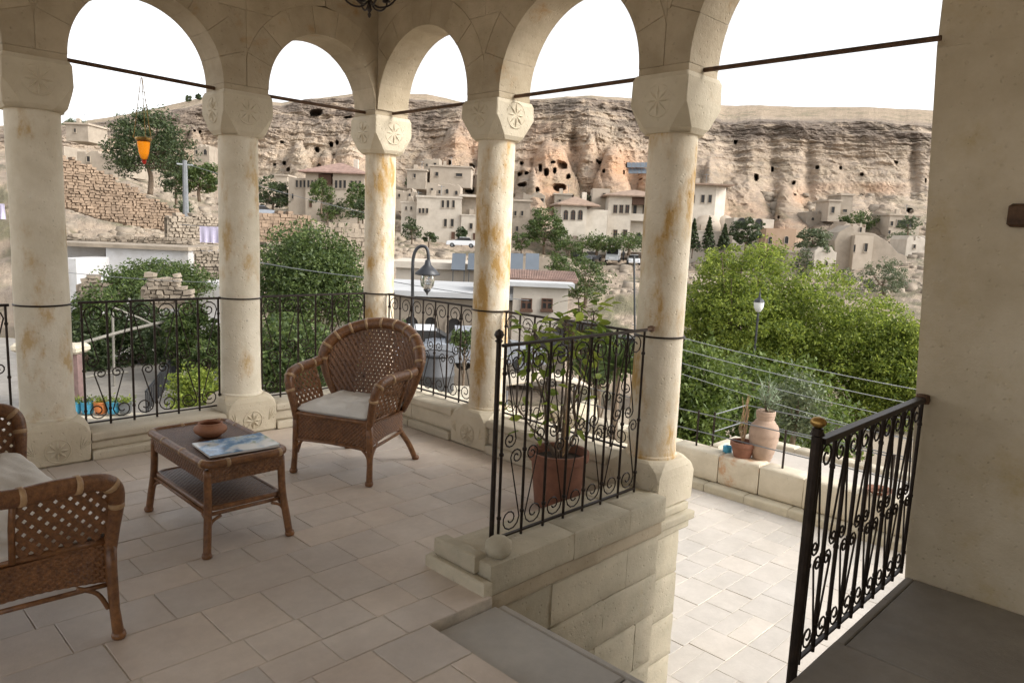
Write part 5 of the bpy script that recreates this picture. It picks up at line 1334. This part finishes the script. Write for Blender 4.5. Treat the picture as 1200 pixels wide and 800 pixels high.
NTREE = [0]
def tree(u, vt, vb, wpx, D, mat, label, name='tree', cat='tree', group=None, leaf=None, dens=1.0, trunk_to=None, flat=1.0, conic=False, trunkcol='bark', zbase=None, clr=None, per=None, low=None):
    "u centre; vt, vb top and bottom of the crown in the picture; trunk_to: pixel row of the foot"
    NTREE[0] += 1; rs = np.random.RandomState(NTREE[0]*13+5)
    k = D/F_PX; top = at(u, vt, D); bot = at(u, vb, D); cz_ = (top[2]+bot[2])/2; H_ = (top[2]-bot[2])/2; W_ = wpx*k/2
    foot = at(u, trunk_to or vb+3, D)[2] if zbase is None else zbase
    t = thing(name, label, cat, (top[0], top[1], foot), rs.uniform(0, 6), group)
    C = np.array([0, 0, cz_-foot]); lf_ = leaf or max(.06, 2.6*k)
    area = wpx*(vb-vt); ncl = int(np.clip(area/26, 24, 520)*dens); clr = clr or max(W_, H_)*(.34 if ncl < 60 else .20)
    if conic:
        n = int(area*3*dens)+200; h = rs.uniform(0, 1, n)**.7; ly = np.round(h*9)/9+rs.normal(0, .02, n); r = (1-ly*.93)*W_*rs.uniform(.2, 1, n)**.5; a = rs.uniform(0, 6.28, n); r *= (1+.35*np.sin(a*5+ly*20))
        pts = np.stack([r*np.cos(a), r*np.sin(a), foot*0+ly*2*H_+(bot[2]-foot)-r*.25], 1); cl = pts[:8]*.3
    else:
        cl, pts = crown_points((W_, W_*.9, H_), ncl, per or (46*dens if area > 9000 else 40), clr, rs, low=low if low is not None else (-.95 if name in ('bush', 'shrub', 'vine', 'ivy') else -.72), hollow=.35 if area < 9000 else .2); cl = cl+C; pts = pts+C
    me = leaves_mesh('crown', pts, .6, lf_)
    stuff(link('crown', me, mat, t))
    r0 = max(.05, W_*.07); h = C[2]
    m_ = MB(); m_.tube(smoothpath([(0, 0, -.4), (r0*.5, 0, h*.3), (-r0*.6, r0*.4, h*.65), (0, 0, h*1.05)], 4), [r0*(1.15-.65*i/12) for i in range(13)], 8); m_.obj('trunk', trunkcol, t, True)
    if not conic:
        m_ = MB()
        for c in cl[rs.permutation(len(cl))[:min(26, max(6, ncl//10))]]:
            b0 = np.array([0, 0, h*rs.uniform(.45, .9)]); midp = (b0+c)/2+np.array([0, 0, -.08*W_]); m_.tube([tuple(b0), tuple(midp), tuple(c)], [r0*.38, r0*.22, r0*.06], 5)
        stuff(m_.obj('limbs', trunkcol, t))
    return t
# the large bright tree beyond the lower terrace (three crowns grown together)
tree(868, 288, 470, 178, 27, 'leaf_bright', 'large bright green tree nearest the largest column, beyond the lower terrace', zbase=ZS, leaf=.115, dens=1.45, per=84, clr=.5)
tree(978, 328, 500, 176, 26, 'leaf_bright', 'bright green tree in the middle behind the clay urn, thin light twigs on top', zbase=ZS, leaf=.115, dens=1.45, per=84, clr=.5)
tree(1062, 372, 520, 110, 24, 'leaf_bright', 'bright green tree crown touching the plastered pier', zbase=ZS, leaf=.115, dens=1.2, per=80, clr=.45)
tree(905, 420, 560, 250, 19, 'leaf_under', 'darker green leafy bush below the bright trees, behind the clay urn', 'bush', 'bush', zbase=ZS, leaf=.14, dens=.9, clr=.5)
tree(815, 400, 540, 90, 16, 'leaf_under', 'dark green bush between the largest column and the clay urn', 'bush', 'bush', zbase=ZS, leaf=.12, dens=.8, clr=.4)
tree(938, 440, 512, 52, 10.5, 'leaf_grey', 'olive green feathery shrub just right of the clay urn', 'shrub', 'shrub', zbase=-1.6, leaf=.06, dens=.6, clr=.25)
# the bushy tree behind the far armchair
tree(364, 262, 400, 132, 17, 'leaf_mid', 'large bushy dark green tree between the second column and the corner column', zbase=ZS, leaf=.08, dens=1.2, clr=.36, per=70)
tree(345, 370, 480, 130, 14, 'leaf_mid', 'low bush seen through the railing left of the far armchair', 'bush', 'bush', zbase=ZS, leaf=.10, dens=.7, clr=.35)
tree(230, 430, 492, 74, 13.2, 'leaf_bright', 'light green shrub beside the dark stair rail, left of the second column', 'shrub', 'shrub', zbase=ZY, leaf=.07, dens=.8, clr=.2)
tree(225, 350, 440, 70, 17, 'leaf_mid', 'green bush right of the white pole frame', 'bush', 'bush', zbase=ZY, leaf=.10, dens=.9)
tree(165, 352, 432, 70, 19, 'leaf_dark', 'dark bush directly behind the white pole frame', 'bush', 'bush', zbase=ZY, leaf=.10, dens=1.0)
tree(110, 335, 430, 64, 19, 'leaf_mid', 'bush left of the white pole frame, above the blue pots', 'bush', 'bush', zbase=ZY, leaf=.10, dens=1.0)
tree(182, 307, 350, 120, 28.5, 'leaf_mid', 'flat vine canopy in front of the white cave house', 'vine', 'vine', leaf=.12, dens=1.5, trunk_to=380)
tree(214, 326, 342, 56, 28, 'leaf_mid', 'trailing end of vine hanging right of the pale stone heap', 'vine', 'vine', leaf=.11, dens=1.3, trunk_to=370)
tree(142, 328, 372, 50, 26, 'leaf_mid', 'green shrub between the broken wall and the pale stone heap', 'shrub', 'shrub', leaf=.11, trunk_to=380)
tree(100, 372, 452, 60, 18, 'leaf_dark', 'dark bush behind the blue buckets, right of the leftmost column', 'bush', 'bush', zbase=ZY, leaf=.09, dens=1.0)
tree(196, 372, 430, 50, 17.5, 'leaf_dark', 'dark bush at the top of the dark metal stair railing', 'bush', 'bush', zbase=ZY, leaf=.09, dens=1.0)
tree(243, 395, 455, 44, 15, 'leaf_mid', 'green bush between the light green shrub and the second column', 'bush', 'bush', zbase=ZY, leaf=.08, dens=.9)
# trees of the settlement
def ft(u, vt, vb, w_, mat, label, back=.975, **kw):
    D = td(u, vb+kw.pop('dv', 2))*back; kw.setdefault('leaf', 2.3*D/F_PX); return tree(u, vt, vb, w_, kw.pop('D', D), mat, label, **kw)
ft(173, 132, 214, 86, 'leaf_dark', 'big dark round tree behind the hanging amber lantern', D=60, dens=1.7, leaf=.20, trunk_to=222)
ft(233, 192, 228, 56, 'leaf_mid', 'light green bushes right of the grey utility pole', dens=1.3, name='bush', cat='bush', D=66)
ft(205, 178, 232, 40, 'leaf_dark', 'dark green bush behind the grey utility pole', dens=1.3, name='bush', cat='bush', D=70)
ft(216, 236, 250, 22, 'leaf_grey', 'small grey green shrub at the foot of the utility pole', name='shrub', cat='shrub', D=57)
ft(320, 206, 248, 40, 'leaf_dark', 'dense dark tree just right of the second column', dens=2.0)
ft(352, 229, 244, 22, 'leaf_mid', 'small round bush in front of the red roofed hotel, left end', name='bush', cat='bush')
ft(377, 211, 242, 30, 'leaf_mid', 'tree standing in front of the middle of the red roofed hotel', dens=1.4, trunk_to=248, D=112)
ft(400, 232, 260, 34, 'leaf_dark', 'dark bush below the right end of the red roofed hotel', dens=1.5, name='bush', cat='bush')
ft(421, 212, 256, 34, 'leaf_mid', 'light green tree in front of the right end of the red roofed hotel', dens=1.5, D=106)
ft(384, 240, 260, 24, 'leaf_mid', 'low bush below the tree in front of the red roofed hotel', name='bush', cat='bush')
ft(483, 256, 280, 26, 'leaf_dark', 'round dark bush left of the white cubic hotel', dens=1.4, name='bush', cat='bush', D=104)
ft(503, 272, 284, 20, 'leaf_dark', 'low dark hedge in front of the white cubic hotel', name='bush', cat='bush', D=106)
ft(541.5, 266, 281, 13, 'leaf_dark', 'small round clipped tree by the door of the white cubic hotel', dens=1.5, D=106, trunk_to=285)
ft(484, 206, 222, 20, 'leaf_grey', 'grey green shrub on the slope above the white cubic hotel', name='shrub', cat='shrub')
ft(640, 243, 292, 46, 'leaf_mid', 'broad green tree left of the bay tower', dens=1.8, D=106)
ft(668, 278, 312, 40, 'leaf_mid', 'green bush below the bay tower', dens=1.4, name='bush', cat='bush', D=98)
ft(700, 273, 293, 48, 'leaf_mid', 'climbing vine hedge below the balcony hotel, beside the bay tower', dens=1.5, name='vine', cat='vine', D=109)
ft(738, 275, 293, 56, 'leaf_mid', 'climbing vine hedge below the balcony hotel, beside the largest column', dens=1.5, name='vine', cat='vine', D=109)
ft(690, 226, 241, 24, 'leaf_grey', 'grey green shrub on the rock behind the bay tower', name='shrub', cat='shrub', D=126)
ft(688, 302, 352, 62, 'leaf_mid', 'large green bush right of the red tiled roof', dens=1.3, name='bush', cat='bush', D=52)
ft(655, 296, 330, 34, 'leaf_mid', 'slim bush behind the corner of the red tiled roof', name='bush', cat='bush', D=60)
for u, vt_, l in ((814, 258, 'left'), (832, 256, 'middle'), (850, 264, 'right')): ft(u, vt_, 292, 17, 'leaf_dark', {'left': 'dark conifer nearest the largest column, first of three', 'middle': 'tallest dark conifer, middle one of three by the domed rocks', 'right': 'shortest dark conifer, farthest right of three'}[l], name='conifer', D=112, conic=True, dens=1.6, trunk_to=300, group='dark conifers below the tower house')
ft(877, 256, 292, 38, 'leaf_dark', 'dark round tree before the pale arched facade', dens=1.6, D=106)
ft(954, 266, 298, 46, 'leaf_grey', 'grey green tree before the arched cave house, above the bright trees', dens=1.4, D=98)
ft(945, 292, 330, 22, 'leaf_dark', 'narrow dark ivy growing below the grey green tree', D=90, name='ivy', cat='ivy')
ft(1010, 246, 270, 50, 'leaf_mid', 'wide green bush under the cliff, left of the long dark window', dens=1.4, name='bush', cat='bush')
ft(1066, 252, 272, 24, 'leaf_grey', 'thin shrub beside the house at the right edge of the cliff settlement', name='shrub', cat='shrub', D=118)
ft(1040, 304, 350, 60, 'leaf_grey', 'grey green tree in front of the ruined stone house', dens=1.2, D=72)
ft(1058, 272, 282, 30, 'leaf_grey', 'low scrub below the house at the right edge of the settlement', name='shrub', cat='shrub')
ft(233, 110, 118, 6, 'leaf_dark', 'tiny tree on the left skyline, right one of the pair', name='shrub', cat='shrub', D=215)
ft(221, 112, 119, 6, 'leaf_grey', 'tiny tree on the left skyline, left one of the pair', name='shrub', cat='shrub', D=215)
ft(88, 140, 150, 26, 'leaf_grey', 'scrubby trees beside the lone house on the hilltop', name='shrub', cat='shrub', D=140)
ft(425, 232, 262, 26, 'leaf_dark', 'dark bush touching the left side of the corner column', name='bush', cat='bush', D=100, dens=1.5)
ft(612, 270, 292, 26, 'leaf_mid', 'green bush before the narrow grey stone house', name='bush', cat='bush', D=104, dens=1.3)
ft(656, 262, 292, 20, 'leaf_mid', 'slim green shrub at the left foot of the bay tower', name='shrub', cat='shrub', D=104, dens=1.4)
ft(905, 292, 316, 30, 'leaf_mid', 'green bush under the pale arched facade', name='bush', cat='bush', D=92, dens=1.2)
ft(990, 316, 340, 34, 'leaf_grey', 'grey green scrub at the left foot of the ruined stone house', name='shrub', cat='shrub', D=84, dens=1.1)
# ------------------------------------------------------------------ cars
def car(label, u, v, D, yaw, mat, van=False):
    o = at(u, v, D); t = thing('van' if van else 'parked_car', label, 'van' if van else 'car', tuple(o), math.atan2(RH[1], RH[0])+yaw)
    L, W_, Hh = (4.9, 1.95, 2.3) if van else (4.3, 1.7, 1.42)
    prof = [(-L/2, .35), (-L/2, .8), (-L/2+.05, 1.9 if van else .95), (-L/2+.3, Hh if van else 1.0), (L/2-1.5 if van else -L/2+.9, Hh if van else 1.0), (L/2-.9, 1.15) if van else (L/2-1.1, .98), (L/2-.1, .85), (L/2, .6), (L/2, .35)]
    m_ = MB(); n = len(prof); vs = []
    for y, s in ((-W_/2, .97), (-W_/2+.08, 1), (W_/2-.08, 1), (W_/2, .97)): vs.append([(x*s, y, .35+(z-.35)*s) for x, z in prof])
    m_.rings(vs); m_.obj('body', mat, t)
    if not van:
        m_ = MB(); cab = [(-L/2+.75, .98), (-L/2+1.15, Hh), (L/2-1.9, Hh), (L/2-1.15, .98)]
        m_.rings([[(x, y, z) for x, z in cab] for y in (-W_/2+.16, W_/2-.16)]); m_.obj('cabin_window', 'glass', t)
        m_ = MB(); m_.box(-L/2+1.1, L/2-1.85, -W_/2+.15, W_/2-.15, Hh-.01, Hh+.04); m_.obj('roof', mat, t)
    else:
        m_ = MB(); m_.add([(L/2-1.47, -W_/2+.15, Hh-.12), (L/2-1.47, W_/2-.15, Hh-.12), (L/2-.91, W_/2-.15, 1.22), (L/2-.91, -W_/2+.15, 1.22)], [(0, 1, 2, 3)])
        for k in range(4): q = m_.v[k]; m_.v[k] = (q[0]+.06, q[1], q[2])
        m_.obj('windscreen', 'glass', t)
    for x in (-L/2+.8, L/2-.85):
        for y in (-W_/2+.02, W_/2-.02):
            m_ = MB(); m_.tube([(x, y-.1, .31), (x, y+.1, .31)], .31, 14); wh = m_.obj('wheel', 'rubber', t); m_ = MB(); m_.tube([(x, y-.11, .31), (x, y+.11, .31)], .17, 10); m_.obj('rim', 'metalgrey', wh)
    for y in (-.6, .6): m_ = MB(); m_.box(L/2-.04, L/2+.02, y-.15, y+.15, .62, .76); m_.obj('headlight', 'clearglass', t)
    return t
car('silver car parked in front of the white cubic hotel', 541, 290, 104, PI, 'carwhite')
car('white van parked nose out below the balcony hotel', 718, 307, 112, -PI/2-.2, 'carwhite', True)
car('grey car parked left of the white van', 693, 306, 113, -PI/2-.5, 'cargrey')
car('black car parked at the left end of the row by the white van', 679, 303, 115, -PI/2-.6, 'cardark')
car('white car parked right of the white van', 742, 310, 110, -PI/2-.1, 'carwhite')
car('blue grey car parked beside the dark tree, above the reddish rubble wall', 308, 255, 92, .3, 'cargrey')
car('white car in the street seen through the railing behind the far armchair', 500, 428, 27, .15, 'carwhite')
car('grey car in the street seen through the railing left of the potted citrus tree', 566, 432, 26, .1, 'cargrey')
car('dark car in the street seen above the short railing', 690, 418, 30, .3, 'cardark')
# pedestrian by the van
t = thing('person', 'person in dark clothes walking beside the white van', 'person', tuple(at(730, 306, 111)), 0)
m_ = MB(); 
me = bpy.data.meshes.new('body'); V_ = [(0, 0, .9), (0, 0, 1.2), (0, 0, 1.45), (0, 0, 1.55), (0, 0, 1.66), (.10, 0, .86), (.14, .08, .48), (.15, .02, .06), (-.10, 0, .86), (-.12, -.10, .48), (-.14, -.18, .08), (.2, 0, 1.42), (.26, -.05, 1.12), (.25, .02, .88), (-.2, 0, 1.42), (-.26, .05, 1.12), (-.25, .1, .9), (.16, .16, .03), (-.14, -.06, .04)]
E_ = [(0, 1), (1, 2), (2, 3), (3, 4), (0, 5), (5, 6), (6, 7), (0, 8), (8, 9), (9, 10), (2, 11), (11, 12), (12, 13), (2, 14), (14, 15), (15, 16), (7, 17), (10, 18)]
me.from_pydata(V_, E_, []); po = bpy.data.objects.new('body', me); COL.objects.link(po); md = po.modifiers.new('s', 'SKIN')
for i, r in enumerate((.15, .15, .16, .06, .11, .10, .07, .05, .10, .07, .05, .07, .05, .04, .07, .05, .04, .04, .04)): me.skin_vertices[0].data[i].radius = (r, r*.8)
me.skin_vertices[0].data[0].use_root = True
po.modifiers.new('d', 'SUBSURF').levels = 1; me.materials.append(MT['cardark']); po.parent = t
# ------------------------------------------------------------------ poles, lamps, wires
t = thing('street_lamp', 'curved neck street lamp with a glass lantern, behind the far armchair', 'street lamp', tuple(xd(float((at(483, 330, 13)-CAM)@RH), 13, ZS)))
o = np.array(t.location); D = 13
def rel(u, v, D=13, o=o): return tuple(at(u, v, D)-o)
arc = [rel(483, 500)]+[rel(483.5, v) for v in (420, 360, 315)]+[rel(485, 299), rel(489, 291), rel(495, 288.5), rel(500, 291), rel(502, 299), rel(502, 306)]
arc[0] = (arc[1][0], arc[1][1], 0); m_ = MB(); m_.tube(smoothpath(arc, 5), .028, 8); m_.obj('pole', 'darkpaint', t, True)
hx = rel(498, 322); px_ = 13/F_PX
hx = rel(501, 322)
m_ = MB(); m_.lathe([(14.5*px_, 0), (15*px_, 1.5*px_), (9*px_, 7*px_), (4*px_, 12*px_), (3*px_, 17*px_), (.02, 18*px_)], 16, hx, cap=False); m_.lathe([(9*px_, -1*px_), (14.5*px_, 0)], 16, hx, cap=False); m_.obj('lamp_hood', 'darkpaint', t, True)
m_ = MB(); m_.lathe([(7.5*px_, 0), (8.5*px_, -6*px_), (7.5*px_, -13*px_), (3.5*px_, -17*px_), (.005, -17.5*px_)], 16, hx, cap=False); m_.obj('glass_globe', 'clearglass', t, True)
m_ = MB(); m_.lathe([(3.5*px_, -16.5*px_), (4.5*px_, -18*px_), (1.5*px_, -21*px_), (.005, -24*px_)], 10, hx); m_.obj('finial', 'darkpaint', t, True)
D = 20; t = thing('street_lamp', 'small white headed street lamp before the bright green trees', 'street lamp', tuple(xd(float((at(889, 360, D)-CAM)@RH), D, ZS)))
o2 = np.array(t.location); hz = float(at(889, 357, D)[2]-o2[2]); k = D/F_PX
m_ = MB(); m_.tube([(0, 0, 0), (0, 0, hz-10*k)], .03, 7); m_.obj('pole', 'darkpaint', t)
m_ = MB(); m_.lathe([(6.5*k, 3*k), (5*k, 6*k), (1.5*k, 8*k), (.6*k, 15*k), (.01, 19*k)], 10, (0, 0, hz)); m_.obj('lamp_hood', 'darkpaint', t)
m_ = MB(); m_.lathe([(6*k, 3*k), (5.5*k, -3*k), (3*k, -8*k), (.01, -9*k)], 12, (0, 0, hz), cap=False); m_.obj('glass_globe', 'clearglassw', t, True)
D = 56; t = thing('utility_pole', 'grey utility pole in front of the bushes at the left', 'pole', tuple(at(218, 252, D))); z1 = at(217, 188, D)[2]-at(218, 252, D)[2]
m_ = MB(); m_.tube([(0, 0, -.5), (0, 0, z1)], [.24, .17], 8); m_.obj('pole', 'metalgrey', t); m_ = MB(); m_.box(-.6, .6, -.05, .05, z1-.35, z1-.25); m_.obj('crossarm', 'metalgrey', t)
def wire(label, pts, r=.008, mat='metalgrey'):
    P = [at(*p) for p in pts]; n = 14; out = []
    for a, c in zip(P, P[1:]):
        for k in range(n): q = k/n; out.append(tuple(a+(c-a)*q-np.array([0, 0, 4*q*(1-q)*.012*np.linalg.norm(c-a)])))
    out.append(tuple(P[-1])); m_ = MB(); m_.tube(out, r, 5); tag(m_.obj('cable', mat), label, 'cable', 'overhead cables')
wire('highest overhead cable crossing the bright green trees', [(740, 380, 9.5), (1090, 459, 9.5)], .0055)
wire('second overhead cable from the top, crossing the bright green trees', [(740, 393, 9.2), (1090, 477, 9.2)], .0055)
wire('third overhead cable from the top, crossing the bright green trees', [(740, 408, 9), (1090, 497, 9)], .0045)
wire('lowest overhead cable crossing the bright green trees above the urn', [(740, 418, 8.6), (1090, 522, 8.6)], .004)
wire('overhead cable crossing the bushy tree behind the far armchair', [(290, 305, 14), (445, 327, 14), (620, 352, 14)], .008)
wire('thin cable across the whitewashed cave house', [(66, 318, 24), (290, 332, 24)], .010)
wire('thin upper cable near the red roofed hotel', [(218, 192, 56), (430, 250, 56)], .02)
wire('thin dark vertical cable left of the largest column', [(744, 395, 8), (743, 300, 8)], .012, 'cardark')
wire('thin dark cable just right of the leftmost column', [(72, 236, 12), (71, 350, 12), (74, 360, 12)], .010, 'cardark')
# laundry
def cloth(label, u0, u1, v0, v1, D, mat, name='cloth'):
    m_ = MB(); N = 16; a = at(u0, v0, D); b_ = at(u1, v0+1, D); dn = at(u0, v1, D)[2]-a[2]; nr = FH
    for j in range(7):
        for i in range(N+1):
            p = a+(b_-a)*i/N+np.array([0, 0, dn*j/6])+nr*(.05*math.sin(i*1.3)*j/6); m_.v.append(tuple(p))
    for j in range(6):
        for i in range(N): q = j*(N+1)+i; m_.f.append((q, q+1, q+N+2, q+N+1))
    o = m_.obj(name, mat); md = o.modifiers.new('t', 'SOLIDIFY'); md.thickness = .01; return tag(o, label, 'laundry')
cloth('lilac sheet hanging on the line before the rubble wall', 234, 262, 265, 284, 35, 'lilac', 'bed_sheet')
cloth('pale blue cloth hanging at the left edge beside the leftmost column', -14, 5, 238, 256, 25, 'lilac', 'hanging_cloth')
wire('clothes line holding the lilac sheet', [(210, 263, 35), (290, 267, 35)], .012)
# courtyard things
def courtD(v): return 3.8*F_PX/(v-255)
lb = thing('pot_ledge', 'low cream wall carrying the blue pots, seen through the left railing', 'wall', tuple(at(115, 486, 13.6)), math.atan2(RH[1], RH[0]))
for k in range(6): m_ = MB(); m_.cham(-1.3+k*.5, -.806+k*.5, -.2, .3, -.9, 0, .015, .01); m_.obj('block', 'parapet', lb)
for k, (u, mt, lab) in enumerate(((88, 'blue', 'first blue bucket from the left on the cream ledge'), (103, 'blue', 'second blue bucket, left of the orange one'), (118, 'orange', 'orange bucket between the blue ones'), (133, 'blue', 'tall blue bucket right of the orange one'), (147, 'metalgrey', 'grey bucket at the right end of the row'))):
    p = at(u, 484, 13.6); q = thing('plant_bucket', lab, 'flower pot', tuple(p), 0, 'painted buckets with plants on the ledge'); b = MB()
    b.lathe([(.085, 0), (.095, .005), (.112, .09), (.112, .098), (.116, .21), (.122, .215), (.122, .225), (.105, .225), (.10, .19), (.001, .19)], 20, cap=False); b.obj('bucket', mt, q, True)
    rs = np.random.RandomState(k+50); pts = rs.normal(size=(150, 3))*[.07, .07, .04]+[0, 0, .26]; stuff(link('leaves', leaves_mesh('leaves', pts, .5, .05), 'leaf_bright' if k != 1 else 'leaf_mid', q))
pf = thing('pole_frame', 'whitish wooden pole frame with a sloping rail in the courtyard', 'frame', tuple(xd(float((at(135, 400, 16)-CAM)@RH), 16, ZY))); o3 = np.array(pf.location)
def seg(a, c, r, nm='pole'): m_ = MB(); A_ = at(*a)-o3; C_ = at(*c)-o3; m_.tube([tuple(A_), tuple((A_+C_)/2+[0, 0, .03]), tuple(C_)], r, 7); m_.obj(nm, 'bonewood', pf)
seg((134, 455, 16.2), (132, 366, 16.2), .028); seg((197, 440, 17), (195, 376, 17), .028); seg((88, 404, 15), (197, 376, 17), .035); seg((132, 360, 16.2), (195, 388, 17), .022); seg((100, 442, 16), (150, 436, 16.8), .03)
pk = thing('cloth_shed', 'dark red cloth shed with a cream top beside the leftmost column', 'shed', tuple(xd(float((at(84, 440, 14)-CAM)@RH), 14, ZY)), math.atan2(RH[1], RH[0])); zt = float(at(84, 415, 14)[2]-ZY)
m_ = MB(); m_.cham(-.95, .12, 0, .25, 0, zt, .03, .02); m_.obj('side', 'pink', pk); m_ = MB(); m_.cham(-1.05, .2, -.1, .32, zt+.005, zt+.18, .05, .03); m_.obj('top', 'parapet', pk)
sr = thing('stair_rail', 'dark metal stair railing climbing through the courtyard', 'railing', tuple(at(172, 492, 14))); o4 = np.array(sr.location)
A0, A1 = at(172, 492, 14)-o4, at(214, 430, 18.5)-o4
for k in range(26):
    q = k/25; p = A0+(A1-A0)*q; m_ = MB(); m_.tube([tuple(p), tuple(p+[0, 0, .55])], .016, 5); m_.obj('baluster', 'darkpaint', sr)
m_ = MB(); m_.tube([tuple(A0+[0, 0, .57]), tuple(A1+[0, 0, .57])], .025, 6); m_.obj('handrail', 'darkpaint', sr)
m_ = MB(); n_ = np.cross(A1-A0, [0, 0, 1]); n_ /= np.linalg.norm(n_); n_ *= .45
m_.add([tuple(A0-[0, 0, 1]), tuple(A1-[0, 0, 2]), tuple(A1), tuple(A0), tuple(A0+n_-[0, 0, 1]), tuple(A1+n_-[0, 0, 2]), tuple(A1+n_), tuple(A0+n_)], [(0, 1, 2, 3), (4, 7, 6, 5), (3, 2, 6, 7), (0, 3, 7, 4), (1, 5, 6, 2)]); m_.obj('stringer', 'parapet', sr)
# street things behind the armchair
g = thing('water_barrel', 'large dark grey barrel seen through the railing beside the far armchair', 'barrel', tuple(at(510, 459, 11))); k = 11/F_PX
m_ = MB(); m_.lathe([(.001, 0), (20*k, 0), (22*k, 3*k), (22*k, 20*k), (22.8*k, 21*k), (22.8*k, 23*k), (22*k, 24*k), (21.5*k, 44*k), (20*k, 47*k), (.001, 48*k)], 24); m_.obj('drum', 'metaldark', g, True)
m_ = MB(); m_.lathe([(22.5*k, 44.5*k), (23*k, 46*k), (22.3*k, 47.5*k)], 24, cap=False); m_.obj('band', 'darkpaint', g)
pw = thing('stone_platform', 'stone platform under the dark grey barrel', 'platform', tuple(at(510, 459.3, 11)), math.atan2(RH[1], RH[0]))
zz = float(ZS-pw.location.z); m_ = MB(); m_.cham(-.55, .9, -.35, .6, zz, -.004, .02, .01); m_.obj('block', 'parapet', pw)
cn = thing('cream_canopy', 'cream cloth canopy behind the short scrolled railing', 'canopy', tuple(at(640, 452, 9.5)), math.atan2(RH[1], RH[0])+.1); k = 9.5/F_PX
m_ = MB(); N = 12
for j in range(N+1):
    for i in range(N+1): x = -1+2*i/N; y = -1+2*j/N; m_.v.append((x*.56, y*.55+.3, .10*(1-abs(x))*(1)-.13*y*0-.05*y))
for j in range(N):
    for i in range(N): q = j*(N+1)+i; m_.f.append((q, q+1, q+N+2, q+N+1))
o = m_.obj('cloth', 'creamcloth', cn, True); o.modifiers.new('t', 'SOLIDIFY').thickness = .012
for x in (-.54, .54):
    for y in (-.22, .82): m_ = MB(); m_.tube([(x, y, float(ZS-cn.location.z)), (x, y, -.03)], .02, 6); m_.obj('pole', 'metalgrey', cn)
tree(705, 385, 450, 60, 11, 'leaf_mid', 'light green bush behind the scrolled railing left of the largest column', 'bush', 'bush', zbase=ZS, leaf=.07, dens=.8, clr=.2)
tree(545, 385, 412, 36, 22, 'leaf_mid', 'small bush before the arched openings of the flat roofed house', 'bush', 'bush', zbase=ZS, leaf=.10)
tree(470, 372, 408, 24, 22, 'leaf_mid', 'small bush by the left arch of the flat roofed house', 'bush', 'bush', zbase=ZS, leaf=.10)
